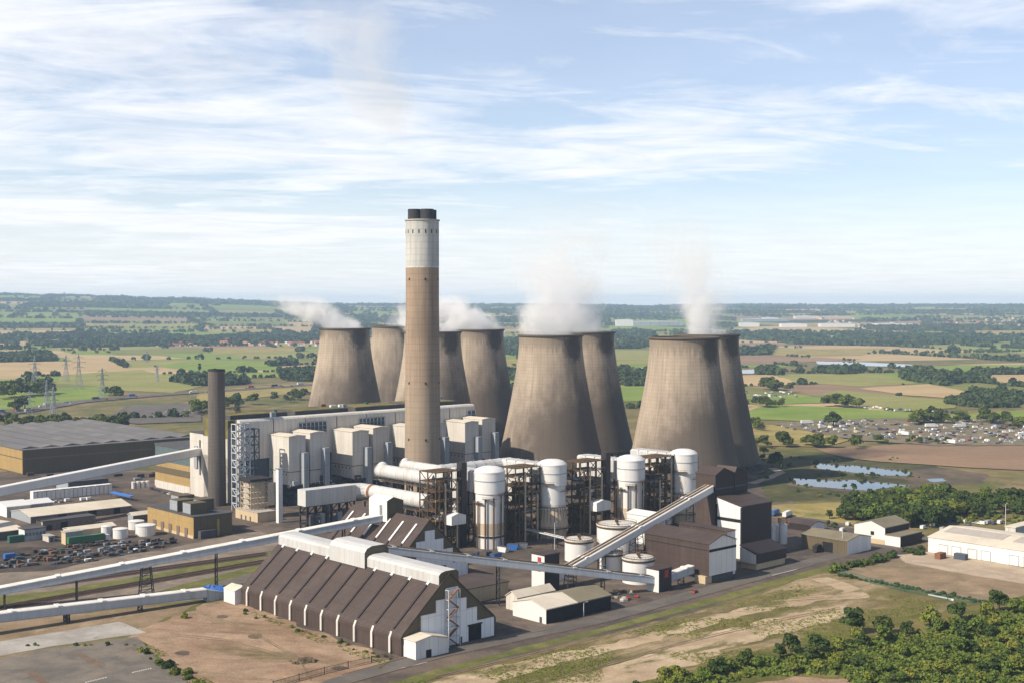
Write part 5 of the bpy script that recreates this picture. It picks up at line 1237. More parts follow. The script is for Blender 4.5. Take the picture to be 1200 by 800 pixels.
for i in range(13):
    px, py = rc.uniform(716,757), rc.uniform(691,704); m_ = rc.choice(['grey','white','dgrey','red','tanpale','bsteel'])
    nm_ = {'grey':'grey','white':'white','dgrey':'black','red':'red','tanpale':'buff','bsteel':'dark blue'}[m_]
    yardbox('pallet_stack', f'{nm_} heap of stored parts under the sloping conveyor beside the small transfer tower', G(px,py), rc.uniform(0,3), (rc.uniform(1.5,4),rc.uniform(1.2,2),rc.uniform(.7,1.6)), m_, 'heaps by the small transfer tower')
for i in range(16):
    px, py = rc.uniform(30,200), rc.uniform(556,566); m_ = rc.choice(['dgrey','steel','dsteel','grey'])
    yardbox('pallet_stack', {'dgrey':'black','steel':'rusty','dsteel':'blackish','grey':'grey'}[m_]+' stack of stored goods before the olive-brown warehouse', G(px,py), TH, (rc.uniform(3,7),2.5,rc.uniform(1.5,3)), m_, 'stacks before the olive warehouse')
t = thing('rubble_heap', 'dark heap of rubble on the bare red soil field', 'rubble heap', G(353,775), 0)
b1 = MB()
for i in range(60):
    a, r = rc.uniform(0,6.28), rc.random()**.6*4.6; s_ = rc.uniform(.4,1.2); x, y = r*math.cos(a), r*math.sin(a)*.9; z = max(0,1.3*(1-r/4.6))*rc.random(); b1.box(x,x+s_,y,y+s_*.8,z,z+s_*.6)
b1.build('rubble', M['mud'], t)
# ------------------------------------------------------------------ lamp posts, fences
def lamp(px, py, ytop, lb):
    g = G(px, py); h = height(g, ytop); t = thing('lamp_post', lb, 'lamp post', g, TH, 'yard lamp posts')
    b1 = MB(); b1.tube((0,0,0),(0,0,h),.2,.12,8); b1.build('post', M['gsteel'], t)
    b1 = MB(); b1.bar((0,0,h),(1.6,0,h+.25),.1); b1.box(1.3,2.5,-.25,.25,h+.1,h+.4); b1.build('lamp_head', M['grey'], t)
for a in [(987,648,619,'tall lamp post at the end of the olive workshop'),(1178,640,590,'tallest lamp post behind the white warehouses'),(650,650,612,'thin lamp post between silos and tanks'),(725,652,690-70,'lamp post hidden partly by the tall process tank'),(684,722,706,'short lamp post before the dark side of the road shed'),(904,640,612,'lamp post beside the loading shed and silos')]: lamp(*a)
def fence(name, lb, px, h, m_, step=6., dens=None):
    P = [G(*p) for p in px]; t = thing(name, lb, 'fence', P[0], 0)
    bp_ = MB()
    for a, b in zip(P, P[1:]):
        a0, b0 = a-P[0], b-P[0]; L = (b-a).length; n = max(1,int(L/step))
        for z in (h*.25,h*.9): bp_.bar((a0.x,a0.y,z),(b0.x,b0.y,z),.1)
        for k in range(int(L/.55)):
            c = a0.lerp(b0,(k+.5)*.55/L); bp_.bar((c.x,c.y,.1),(c.x,c.y,h),.09)
        for k in range(n):
            c = a0.lerp(b0,k/n); b1 = MB(); b1.bar((c.x,c.y,0),(c.x,c.y,h+.2),.2); b1.build('post', M[m_], t)
    bp_.build('paling_mesh', M[m_], t)
fence('palisade_fence','dark palisade fence along the near road edge beside the bare soil field',[(320,806),(380,789),(462,770)],2.4,'dsteel',9)
fence('palisade_fence','dark green fence dividing the brown gravel lot from the dry field',[(986,672),(1020,683),(1060,693),(1110,703),(1160,710)],2.6,'green',11)
t = thing('pipe_section', 'long white pipe lying beside the dark green fence', 'pipe', G(1088,698), 0)
b1 = MB(); d = G(1118,704)-G(1088,698); b1.tube((0,0,.5),(d.x,d.y,.5),.5,None,10); b1.build('pipe', M['wht'], t)
# ------------------------------------------------------------------ pylons
def pylon(px, py, yt, lb):
    g = G(px, py); h = height(g, yt); t = thing('electricity_pylon', lb, 'pylon', g+Vector((0,0,.3)), R_(rc.uniform(20,60)), 'pylons in the fields')
    b1 = MB(); w0 = h*.11; lv_ = [(0,w0),(.22,w0*.72),(.42,w0*.48),(.6,w0*.3),(.8,w0*.22),(1,w0*.06)]
    for (a, wa), (b, wb) in zip(lv_, lv_[1:]):
        for sx in (-1,1):
            for sy in (-1,1):
                b1.bar((sx*wa,sy*wa,a*h),(sx*wb,sy*wb,b*h),.42); b1.bar((sx*wa,sy*wa,a*h),(-sx*wb,sy*wb,b*h),.24); b1.bar((sx*wa,sy*wa,a*h),(sx*wb,-sy*wb,b*h),.24)
    b1.build('lattice_mast', M['grey'], t)
    for z, s_ in ((.62,.16),(.76,.2),(.9,.14)):
        b1 = MB(); L = h*s_
        for y in (-.6,.6): b1.bar((-L,0,z*h),(0,y,z*h+1.8),.3); b1.bar((L,0,z*h),(0,y,z*h+1.8),.3); b1.bar((-L,0,z*h),(L,0,z*h),.3)
        for sx in (-1,1): b1.bar((sx*L*.95,0,z*h),(sx*L*.95,0,z*h-2.8),.2)
        b1.build('cross_arm', M['grey'], t)
for a in [(41,457,417,'lattice pylon above the dark copse at the left field edge'),(77.5,447,416,'pylon left of the pair in the broad olive field'),(92.5,456,415,'taller pylon of the pair in the broad olive field'),(120,468,431,'pylon standing over the bright green field corner'),(55,477,445,'pylon in the bright green field behind the lone tree'),(63,495,453,'pylon closest to the grey-roofed warehouse'),(184,447,428,'pylon far along the hedge beyond the olive field'),(172,425,411,'smallest pylon among the far tan fields'),(35,493,457,'pylon beside the lone tree at the motorway')]: pylon(*a)
# ------------------------------------------------------------------ far sheds and houses
def farshed(px0, px1, py, yt, lb, m_='wht', dep=60, roof=None):
    g = GF(px0, py); w_ = (px1-px0)/FPX*g.y; h = height(Vector((g.x,g.y,0)), yt)-g.z
    t = thing('distribution_shed', lb, 'warehouse', g-Vector((0,0,2)), 0, 'far distribution sheds'); b1 = MB(); b1.box(0,w_,0,dep,0,h+2); b1.build('wall', M[m_], t)
    b1 = MB(); b1.prism([(-.5,h+2),(w_+.5,h+2),(w_+.5,h+2.4),(w_/2,h+5),(-.5,h+2.4)],'y',-.5,dep); b1.build('roof', M[roof or 'wht'], t)
for a in [(722,742,382.5,375,'far white shed, left end of the long row beyond the towers'),(743,800,382.5,377,'long far grey shed beside the white one beyond the towers','grey'),(868,890,383,378.5,'white far shed just right of the rear right-hand tower'),(916,946,383.5,379.5,'white far shed, middle one of the lower row on the right'),(962,1002,383.5,379.5,'longest white far shed of the lower row on the right'),(870,925,377.5,374,'far pale shed of the upper row, blue-grey sided','grey'),(932,958,374,370.5,'far cream-white shed of the upper row','cream2'),(960,1000,374,371,'far yellow-cream shed closing the upper row','tanpale'),(895,912,375,372.5,'tiny far white shed in the upper row'),(1028,1072,382,379.5,'pale far shed standing alone right of the lower row'),(566,592,394,389.5,'pale far works building seen between the tower steam plumes','grey')]: farshed(*a)
hm = MB(); hm.box(-4.5,4.5,-3.5,3.5,-2,5.2,0); hm.prism([(-3.9,5.2),(3.9,5.2),(0,8.4)],'x',-4.7,4.7,1); hm.box(2.4,3.3,-.5,.5,7,9.4,2); hm.box(-3,-1.6,-3.56,-3.5,2.6,4,3); hm.box(1.4,2.8,-3.56,-3.5,2.6,4,3)
ho = hm.build('house', [M['cream2'],M['redroof'],M['brick'],M['black']]); hme = ho.data; bpy.data.objects.remove(ho)
hm2 = hme.copy(); hm2.materials[1] = M['dbrown']
def house(px, py, lb, grp):
    g = GF(px, py); o = bpy.data.objects.new('house', rc.choice([hme,hme,hm2])); COL.objects.link(o); o.location = g; o.rotation_euler = (0,0,rc.uniform(0,3.1)); s_ = rc.uniform(1,1.6); o.scale = (s_*rc.uniform(1,1.6),s_,s_); tag(o, lb, 'house', grp)
for i in range(70): house(rc.uniform(190,375), rc.uniform(399.5,406), 'small red or brown roofed house of the village beyond the left fields', 'village houses on the left')
for i in range(80): house(rc.uniform(960,1200), rc.uniform(373,387), 'small red or brown roofed house among the trees of the far right town', 'far town houses on the right')
# ------------------------------------------------------------------ trees
def quads(c, n, s, rng, flat=.35):
    """leaf clumps: quads at points c with normals n and half sizes s"""
    k = len(c); r = rng.normal(size=(k,3)); nn = n+r*.55; nn /= np.linalg.norm(nn,axis=1)[:,None]+1e-9
    a = np.cross(nn, rng.normal(size=(k,3))); a /= np.linalg.norm(a,axis=1)[:,None]+1e-9; b = np.cross(nn, a)
    s = s[:,None]; w = rng.uniform(.6,1.2,(k,1))
    return np.stack([c-a*s-b*s*w, c+a*s-b*s*w*.7, c+a*s*.8+b*s*w, c-a*s*.9+b*s*w*1.1], 1)
def crown_points(rng, R, H, z0, nl, n, tall=1.0):
    L = []
    for i in range(nl):
        a = rng.uniform(0,6.28); rr = R*.62*math.sqrt(rng.random()); hh = z0+H*(.22+.62*rng.random())
        k = 1-.55*((hh-z0)/H)**2 if tall == 1 else 1-.8*(hh-z0)/H
        L.append((rr*math.cos(a)*k, rr*math.sin(a)*k, hh, R*rng.uniform(.34,.6)*max(.35,k)))
    w = np.array([l[3]**2 for l in L]); w /= w.sum(); idx = rng.choice(nl, n, p=w)
    d = rng.normal(size=(n,3)); d /= np.linalg.norm(d,axis=1)[:,None]
    d[:,2] = np.where(d[:,2] < -.35, -d[:,2]*.5, d[:,2]); d /= np.linalg.norm(d,axis=1)[:,None]
    rad = np.array([L[i][3] for i in idx])*(1-.35*rng.random(n)**2.2)
    c = np.array([[L[i][0],L[i][1],L[i][2]] for i in idx])+d*rad[:,None]*np.array([1,1,.85])
    return c, d, L
def mesh_from(name, arr, mt):
    k = len(arr); me = bpy.data.meshes.new(name); me.vertices.add(4*k); me.vertices.foreach_set('co', arr.reshape(-1).astype(np.float32))
    me.loops.add(4*k); me.loops.foreach_set('vertex_index', np.arange(4*k, dtype=np.int32)); me.polygons.add(k)
    me.polygons.foreach_set('loop_start', np.arange(0,4*k,4,dtype=np.int32)); me.materials.append(mt); me.update(calc_edges=True); return me
def tree_meshes(seed, R, H, z0, nl, n, leaf, mt, tall=1.0):
    rng = np.random.default_rng(seed); c, d, L = crown_points(rng, R, H, z0, nl, n, tall)
    cm = mesh_from('crown', quads(c, d, leaf*rng.uniform(.6,1.3,n), rng), mt)
    b = MB(); hh = z0+H*.5; b.tube((0,0,0),(R*.05,0,hh*.5),R*.09,R*.07,7); b.tube((R*.05,0,hh*.5),(0,R*.04,hh),R*.07,R*.03,6)
    for l in L[:4]: b.tube((R*.04,0,hh*.5),(l[0]*.8,l[1]*.8,l[2]),R*.045,R*.015,5)
    to = b.build('trunk', M['trunk']); tm = to.data; bpy.data.objects.remove(to)
    return cm, tm
KINDS_ = {}
for nm, mt, sd, lb in (('dark','leaf1',1,'dark green'),('mid','leaf2',2,'mid green'),('yellow','leaf3',3,'yellow-green')):
    KINDS_[nm] = [tree_meshes(sd*10+v, 1.0, 1.55, .12 if v % 2 else .3, 8+3*v, 800, .1, M[mt]) for v in range(4)]
POP = [tree_meshes(77+v, .38, 2.6, .15, 16, 700, .09, M['leaf1'], 0) for v in range(2)]
BUSH = {nm: [tree_meshes(sd, 1.0, 1.0, -.1, 10, 520, .12, M[mt]) for sd in (91,92)] for nm, mt in (('dark','leaf1'),('mid','leaf2'),('yellow','leaf3'))}
rt = random.Random(9)
def tree(P, r, kind, lb, group, name='tree', lib=None, h=None):
    cm, tm = rt.choice((lib or KINDS_)[kind]) if kind != 'pop' else rt.choice(POP)
    t = thing(name, lb, name, P, rt.uniform(0,6.28), group); s = (r*rt.uniform(.9,1.15), r*rt.uniform(.9,1.15), (h/2.75 if h else r*rt.uniform(.85,1.15)))
    t.scale = s
    for nm, me in (('crown',cm),('trunk',tm)):
        o = bpy.data.objects.new(nm, me); COL.objects.link(o); o.parent = t
    return t
NEARSCRUB = []
WORDS = {'dark':'dark green','mid':'mid green','yellow':'yellow-green'}
# big ones of the scrub bank, singled out
BIG = [(875,782,13,'dark','dark rounded tree standing clear in front of the scrub bank'),(842,792,13,'dark','dark round bush-like tree at the low end of the scrub bank'),(825,799,11,'mid','mid green tree at the bottom picture edge before the scrub bank'),(926,764,14,'dark','broad dark tree beside the sandy field, middle of the scrub bank edge'),(957,764,14,'dark','dark tree paired with the broad one at the scrub bank edge'),(1000,742,16,'dark','tallest dark tree of the scrub bank, by the sandy field end'),(1034,742,14,'dark','dark tree just behind the tallest one on the scrub bank'),(1037,753,15,'mid','wide mid green tree below the paired dark ones'),(1090,735,13,'yellow','yellow-tinged tree near the dark green fence end'),(1125,727,15,'dark','dark tree near the dark green fence end'),(1170,716,15,'dark','dark tree beside the gravel lot corner at the right-hand edge'),(1060,770,12,'mid','mid green bush alone on the grassy part of the scrub bank')]
for px, py, rp, k, lb in BIG:
    g = G(px, py); g.z = .1; tree(g, rp*g.y/FPX*.95, k, lb, None); NEARSCRUB.append((px,py,rp))
SCR = [(735,815),(800,792),(850,783),(905,772),(960,766),(1010,750),(1060,742),(1120,728),(1240,702),(1260,830),(1010,830),(1000,800),(985,790),(880,792),(800,815)]
n = 0; tries = 0
while n < 290 and tries < 9000:
    tries += 1; px, py = rt.uniform(735,1235), rt.uniform(700,828)
    if not inpoly(px, py, SCR): continue
    if 960 < px < 1110 and 764 < py < 786 and rt.random() < .85: continue
    rp = rt.choice([5,6,7,9,9,11,13]); 
    if any(abs(px-a)*1.0+abs(py-b)*1.9 < (rp+c)*.62 for a,b,c in NEARSCRUB): continue
    NEARSCRUB.append((px,py,rp)); g = G(px,py); g.z = .1; rp *= .86; k = rt.choices(['dark','mid','yellow'],(24,42,34))[0]
    if rp > 8: tree(g, rp*g.y/FPX, k, f'{WORDS[k]} tree in the thick scrub bank below the sandy field', 'trees of the scrub bank')
    else: tree(g, rp*g.y/FPX, k, f'small {WORDS[k]} bush in the thick scrub bank below the sandy field', 'bushes of the scrub bank', 'bush', BUSH)
    n += 1
# wood by the ponds
WOOD = [(988,608),(1000,597),(1030,590),(1075,588),(1110,586),(1118,606),(1100,617),(1060,618),(1010,611)]
WOOD2 = [(1110,588),(1240,584),(1240,600),(1120,606)]
def fill(poly, rmin, rmax, gap, kinds, lbf, group, name='tree', lib=None, maxn=400, z=.1):
    xs = [p[0] for p in poly]; ys = [p[1] for p in poly]; got = []; fails = 0
    while fails < 500 and len(got) < maxn:
        px, py = rt.uniform(min(xs),max(xs)), rt.uniform(min(ys),max(ys))
        g = G(px,py,z)
        if not inpoly(px,py,poly) or any((g-q).length < gap for q in got): fails += 1; continue
        fails = 0; got.append(g); k = rt.choice(kinds); tree(g, rt.uniform(rmin,rmax), k, lbf(WORDS.get(k,'')), group, name, lib)
fill(WOOD, 4.6, 6.8, 6.0, ['dark','dark','dark','mid'], lambda w: f'{w} tree in the dense wood below the ponds', 'trees of the wood by the ponds', maxn=110)
fill(WOOD2, 4.2, 6, 7.5, ['dark','dark','mid'], lambda w: f'{w} tree in the wood behind the white warehouses', 'trees behind the white warehouses', maxn=45)
fill([(1120,608),(1240,602),(1240,617),(1160,612),(1125,612)], 1.6, 3, 5.5, ['mid','yellow'], lambda w: f'{w} bush on the slope between the wood and the white warehouses', 'bushes behind the white warehouses', 'bush', BUSH, 60)
for a, b in (((975,671),(1045,653)),): 
    for i in range(17):
        g = G(a[0]+(b[0]-a[0])*i/16+rt.uniform(-2,2), a[1]+(b[1]-a[1])*i/16+rt.uniform(-1.5,1.5)); k = rt.choice(['dark','dark','mid']); tree(g, rt.uniform(2,3.6), k, f'{WORDS[k]} bush in the hedge between the road and the brown gravel lot', 'bushes of the gravel lot hedge', 'bush', BUSH)
for i in range(30):
    px = 985+175*i/29; py = 674+.2*(px-985)-.00006*(px-985)**2; g = G(px,py+rt.uniform(-1,1)); tree(g, rt.uniform(1.0,1.8), 'dark', 'low dark bush along the dark green fence of the gravel lot', 'bushes along the dark green fence', 'bush', BUSH)
for i in range(12):
    g = G(rt.uniform(1060,1082),rt.uniform(643,650)); tree(g, rt.uniform(1.6,2.6), 'dark', 'dark bush in the clump before the white and brown gabled workshop', 'bushes by the gabled workshop', 'bush', BUSH)
# weeds round the near fields
for i in range(46):
    k_ = rt.random()
    if i < 18: px, py = 165+75*k_+rt.uniform(-6,6), 762+42*k_+rt.uniform(-5,5)
    elif i < 36: px, py = 285+175*k_, 714+56*k_+rt.uniform(1,6)
    else: px, py = rt.uniform(20,170), 757-rt.uniform(0,2)-(0)
    g = G(px,py); k = rt.choice(['mid','dark','yellow']); tree(g, rt.uniform(.7,2.4) if i < 18 else rt.uniform(.5,1.3), k, f'{WORDS[k]} weed clump ' + ('at the edge of the asphalt lot' if i < 18 else 'along the foot of the large ribbed store' if i < 36 else 'along the light concrete pad'), 'weed clumps at the soil field', 'bush', BUSH)
tree(G(216,724), 2.0, 'yellow', 'single bright yellow-green bush under the low conveyor', None, 'bush', BUSH)
# trees by the ponds and along the meadow
PT_ = [(905,546,6),(915,549,5),(893,538,5),(925,547,4),(960,559,3),(975,557.5,3),(985,558,3.5),(1010,560,4),(1022,559,4),(945,571,3),(990,572,3),(1000,573,4),(985,606,4),(972,607,4.5),(978,618,4),(970,616,3),(1005,617,3),(895,532,7),(880,534,6)]
for px, py, r in PT_: tree(G(px,py,.1), r*.6, 'dark', 'small dark tree on the marshy banks around the two ponds', 'trees around the ponds', 'tree')
for i in range(36): tree(G(rt.uniform(880,1080),rt.choice([537,540,557,559,577,582])+rt.uniform(-2,2),.1), rt.uniform(.8,2.2), rt.choice(['dark','mid']), 'low bush on the marshy banks around the two ponds', 'bushes around the ponds', 'bush', BUSH)
for pl in ([(955,542),(985,545.5),(1000,545),(1035,549),(1068,553),(1066,557),(1030,556.5),(1000,553),(975,550.5),(957,548)], [(926,560),(950,561),(975,563),(1000,562),(1020,564),(1050,567),(1067,569),(1030,572),(1018,578),(1005,573.5),(985,572),(955,570),(930,567)]):
    for i in range(len(pl)):
        a, b = G(*pl[i],.1), G(*pl[(i+1)%len(pl)],.1)
        for k in range(int((b-a).length/4.5)):
            q = a.lerp(b, (k+rt.random())/((b-a).length/4.5)); r_ = rt.choice((.7,.9,1.2,1.8)) if (b-a).x > 0 else rt.choice((.5,.7,.9))
            tree(q+Vector((rt.uniform(-1.5,1.5),(1.5 if (b-a).x > 0 else -1.5)+rt.uniform(-1,1),0)), r_, rt.choice(['dark','dark','mid']), 'reedy clump at the very edge of the pond water', 'reeds round the ponds', 'reed_clump', BUSH)
# trees in the fields: the lone ones singly, the hedges and copses (past the 300 largest trees) as one mass of each colour
HEDGE = {'dark':[], 'mid':[], 'yellow':[]}
def line(pts, n, r0, r1, lb, group, kinds=('dark','dark','mid'), jx=4, jy=1.5, z=1.0):
    for i in range(n):
        k = rt.random()*(len(pts)-1); j = int(k); f = k-j
        px = pts[j][0]+(pts[j+1][0]-pts[j][0])*f+rt.uniform(-jx,jx); py = pts[j][1]+(pts[j+1][1]-pts[j][1])*f+rt.uniform(-jy,jy)
        k = rt.choice(kinds); HEDGE[k].append((G(px,py,z), rt.uniform(r0,r1)))
tree(G(976,499,1), 9.5, 'dark', 'lone large dark tree at the edge of the scrapyard meadow', None)
line([(886,524),(930,520),(960,522),(1000,524)], 22, 4, 8, '%s tree in the hedge below the gold meadow', 'trees below the gold meadow')
line([(868,496),(885,500),(890,503)], 7, 4, 7, '%s tree at the edge of the gold meadow beside the rear tower', 'trees beside the rear tower')
line([(1010,519),(1060,517),(1110,520)], 12, 2.5, 4.5, '%s bush-sized tree between the scrapyard rows', 'trees between the scrapyard rows')
line([(1070,496),(1090,493),(1110,496),(1140,492),(1195,500)], 34, 5, 9, '%s tree among the barns at the far side of the scrapyard', 'trees by the barns')
line([(872,475),(900,476),(918,474)], 12, 5, 9, '%s tree in the hedge left of the bright green field', 'trees left of the bright green field')
line([(942,472),(980,475),(1000,476),(1012,478)], 16, 6, 10, '%s tree in the hedge above the bright green field', 'trees above the bright green field')
line([(888,453),(905,456),(925,458)], 14, 7, 12, '%s tree in the copse among the vans beyond the green field', 'trees of the far copse')
tree(G(20,481,1), 11, 'dark', 'lone big dark tree in the bright green field on the left', None)
tree(G(29,480,1), 9, 'dark', 'second big dark tree joined to the lone one in the green field on the left', None)
line([(0,466),(20,464),(45,462),(66,460)], 24, 8, 13, '%s tree in the dark copse at the left picture edge', 'trees of the left copse')
line([(0,498),(40,500),(90,502),(145,500)], 34, 5, 9, '%s tree in the belt behind the grey-roofed warehouse', 'trees behind the grey-roofed warehouse')
line([(220,487),(240,480),(270,476),(330,470),(366,466)], 30, 5, 9, '%s tree in the belt left of the leftmost cooling tower', 'trees left of the leftmost tower')
line([(130,463),(137,465)], 4, 7, 9, '%s tree at the right-hand corner of the bright green field', 'trees at the green field corner', jx=6)
for px, py, h_ in ((234,439,24),(252,443,20),(342,443,19),(330,446,17)): tree(G(px,py,1), 11, 'pop', 'tall dark poplar standing above the hedge trees beyond the motorway', 'tall poplars', h=h_)
for k, L in HEDGE.items():
    if not L: continue
    AR = []
    for g, r in L:
        me = rt.choice(KINDS_[k])[0]; co_ = np.empty(len(me.vertices)*3, np.float32); me.vertices.foreach_get('co', co_); co_ = co_.reshape(-1,3)
        a = rt.uniform(0,6.28); ca, sa = math.cos(a), math.sin(a); x_, y_ = co_[:,0]*ca-co_[:,1]*sa, co_[:,0]*sa+co_[:,1]*ca
        AR.append(np.stack([x_*r+g.x, y_*r+g.y, co_[:,2]*r*rt.uniform(.75,1.05)+g.z],1).reshape(-1,4,3)[::2 if r < 7 else 1])
    o = bpy.data.objects.new('hedgerow_foliage', mesh_from('hedgerow_foliage', np.concatenate(AR), M['leaf1' if k == 'dark' else 'leaf2'])); COL.objects.link(o); tag(o, kind='stuff')
# ------------------------------------------------------------------ far parcels, hedges and woods
rf = random.Random(21)
def warp(a, b):
    x = a*math.cos(.3)-b*math.sin(.3); y = a*math.sin(.3)+b*math.cos(.3)
    return (x+70*mnoise.noise((x/700,y/700,1.)), y+90*mnoise.noise((x/700,y/700,7.)))
def visible(x, y, m=1.0): return y > 900 and abs(x) < .42*y*m+250
PLANT = [(-60,520),(0,505),(180,492),(330,480),(372,466),(640,470),(880,500),(905,540),(1100,535),(1260,540),(1260,900),(-60,900)]
BAN = [p for _, p in FIELDS]+[PLANT]
WB = [(-60,500),(90,478),(190,470),(300,462),(372,456),(372,446),(300,450),(190,456),(90,464),(-60,484)]
RIV = [(850,431),(890,431),(890,439),(850,439)],[(950,422),(1072,425),(1070,432),(950,430)],[(735,430),(768,429),(766,438),(735,439)]
SYB = [(900,488),(1250,486),(1250,524),(900,524)]
def banned(x, y, tree_=True):
    if math.hypot(x,y) > 4200: return False
    p = proj((x,y,0))
    if inpoly(*p, PLANT) or inpoly(*p, SYB) or inpoly(*p, WB) or any(inpoly(*p, q) for q in RIV): return True
    return tree_ and any(inpoly(*p, q) for q in BAN[:-1])
cells = []
def split(a0, a1, b0, b1, dep=0):
    ca, cb = (a0+a1)/2, (b0+b1)/2; x, y = warp(ca, cb); r = math.hypot(x, y)
    size = 170+r*.045; rad_ = math.hypot(a1-a0, b1-b0)/2
    if y+rad_ < 900 or abs(x)-rad_ > .45*(y+rad_)+250 or r-rad_ > 15500: return
    w, h = a1-a0, b1-b0
    if max(w, h) > size*rf.uniform(.9,2.0) or max(w,h) > 900:
        k = rf.uniform(.36,.64)
        if w > h*rf.uniform(.7,1.3): split(a0,a0+w*k,b0,b1); split(a0+w*k,a1,b0,b1)
        else: split(a0,a1,b0,b0+h*k); split(a0,a1,b0+h*k,b1)
    else: cells.append((a0,a1,b0,b1))
split(-9000,12000,-3000,18000)
FM = ['f_green','f_olive','f_dull','f_tan','f_brown','f_gold','f_wood']
mb = {k: MB() for k in FM}; CL = []; 
for a0, a1, b0, b1 in cells:
    x, y = warp((a0+a1)/2,(b0+b1)/2); r = math.hypot(x,y); px = proj((x,y,0))[0]
    wn = mnoise.noise((x/2200,y/1400,3.))
    woodp = (.0+.13*sst((r-2500)/2500)+.12*sst((r-7500)/3000))+wn*.4
    if 4300 < r < 6500 and px > 850: woodp += .14
    if 3000 < r < 3900: woodp -= .12
    k = 'f_wood' if rf.random() < woodp else rf.choices(FM[:6],(20,18,22,16,9,10))[0]
    n1, n2 = max(1,int((a1-a0)/160)), max(1,int((b1-b0)/160)); B_ = mb[k]; o = len(B_.v)
    for i in range(n1+1):
        for j in range(n2+1):
            X, Y = warp(a0+(a1-a0)*i/n1, b0+(b1-b0)*j/n2); B_.v.append((X,Y,hz(X,Y)+.25))
    for i in range(n1):
        for j in range(n2):
            q = o+i*(n2+1)+j; v = [B_.v[q+n2+1], B_.v[q]]
            cx, cy = warp(a0+(a1-a0)*(i+.5)/n1, b0+(b1-b0)*(j+.5)/n2)
            if any(banned(*w_,False) for w_ in ((cx,cy),B_.v[q][:2],B_.v[q+1][:2],B_.v[q+n2+1][:2],B_.v[q+n2+2][:2])): continue
            B_.f.append((q,q+n2+1,q+n2+2,q+1)); B_.m.append(0)
    s = lambda r: max(5.0, .0042*r)
    sz = s(r)
    if k == 'f_wood':
        st = sz*(1.15 if r < 6000 else 1.5)
        for i in range(int((a1-a0)/st)+1):
            for j in range(int((b1-b0)/st)+1):
                X, Y = warp(a0+(i+rf.random())*st, b0+(j+rf.random())*st); CL.append((X,Y,sz*rf.uniform(.7,1.15)))
    for (pa, pb) in (((a0,b0),(a1,b0)),((a0,b0),(a0,b1))):
        if rf.random() < .22: continue
        L = math.hypot(pb[0]-pa[0], pb[1]-pa[1]); st = sz*(1.0 if rf.random() < .75 else 2.6); big = rf.random() < .28
        for i in range(int(L/st)):
            f = (i+rf.random()*.8)*st/L; X, Y = warp(pa[0]+(pb[0]-pa[0])*f, pb[1]*f+pa[1]*(1-f)); q = rf.random()
            CL.append((X+rf.uniform(-2,2), Y+rf.uniform(-2,2), sz*(rf.uniform(.28,.45) if q > (.5 if big else .22) else rf.uniform(.6,1.0))))
        
for k in FM: tag(mb[k].build('field', M[k]), kind='structure')
# extra woods and hedge lines seen in the photograph (pixel outlines turned into real ground)
def wood(poly, gap=.9, sc=1.0):
    P = [GF(*p) if p[1] < 415 else G(*p) for p in poly]; xs = [p.x for p in P]; ys = [p.y for p in P]; Q = [(p.x,p.y) for p in P]
    r = sum(ys)/len(ys); sz = max(5.5,.0042*r)*sc; st = sz*gap; y = min(ys)
    while y < max(ys):
        x = min(xs)
        while x < max(xs):
            X, Y = x+rf.uniform(0,st), y+rf.uniform(0,st)
            if inpoly(X,Y,Q) and mnoise.noise((X/110,Y/160,5.5)) > .0: CL.append((X,Y,sz*rf.uniform(.7,1.15),1))
            x += st
        y += st
for p in ([(865,411),(905,408),(900,416),(864,416)], [(890,436),(930,433),(1000,430),(1020,433),(1000,438),(930,440),(890,439)], [(1055,440),(1080,436),(1150,448),(1148,456),(1110,452),(1065,446)], [(1110,473),(1150,461),(1240,458),(1240,476),(1150,478)], [(1140,438),(1240,437),(1240,441),(1150,442)],
          [(868,393),(900,390),(1000,392),(1200,396),(1200,408),(1050,406),(950,404),(868,402)], [(190,447),(240,442),(330,436),(372,428),(372,449),(310,452),(230,452)], [(300,432),(372,418),(372,430),(310,438)], [(-20,420),(55,415),(65,423),(-20,425)], [(0,395),(120,392),(220,396),(360,392),(372,402),(200,404),(90,408),(0,402)],
          [(720,390),(765,388),(765,408),(722,409)], [(590,400),(612,398),(612,430),(596,432)], [(722,437),(745,430),(765,438),(762,452),(735,453),(722,448)], [(370,398),(372,372),(440,370),(440,395)], [(592,438),(612,440),(610,446),(594,446)], [(596,456),(612,456),(612,462),(598,462)]): wood(p)
def clump_mesh(name, items, nq, seed):
    rng = np.random.default_rng(seed); k = len(items); A = np.array([(a[0],a[1],0,a[2]) for a in items])
    A[:,2] = [hz(a[0],a[1]) for a in items]
    c = np.repeat(A[:,:3],nq,0); s = np.repeat(A[:,3],nq)
    d = rng.normal(size=(k*nq,3)); d /= np.linalg.norm(d,axis=1)[:,None]; d[:,2] = np.abs(d[:,2])**.8-.12
    rr = (1-.4*rng.random(k*nq)**2)[:,None]*s[:,None]
    el = np.repeat(rng.uniform(.75,1.3,(k,1)),nq,0)
    fl = np.minimum(1, 9.5/s)[:,None]; c = c+d*rr*np.concatenate([np.ones((k*nq,2))*.85, el*.95*fl],1)+np.stack([np.zeros(k*nq),np.zeros(k*nq),s*.35*fl[:,0]],1)
    o = bpy.data.objects.new(name, mesh_from(name, quads(c, d, s*rng.uniform(.2,.4,k*nq), rng), M['leaf4'])); COL.objects.link(o); return tag(o, kind='stuff')
N1, N2, N3 = [], [], []
CLEAR = [[(712,376),(812,376),(812,387),(712,387)],[(862,373),(1012,371),(1012,389),(862,389)],[(1020,378),(1080,378),(1080,384),(1020,384)],[(560,390),(600,390),(600,396),(560,396)]]
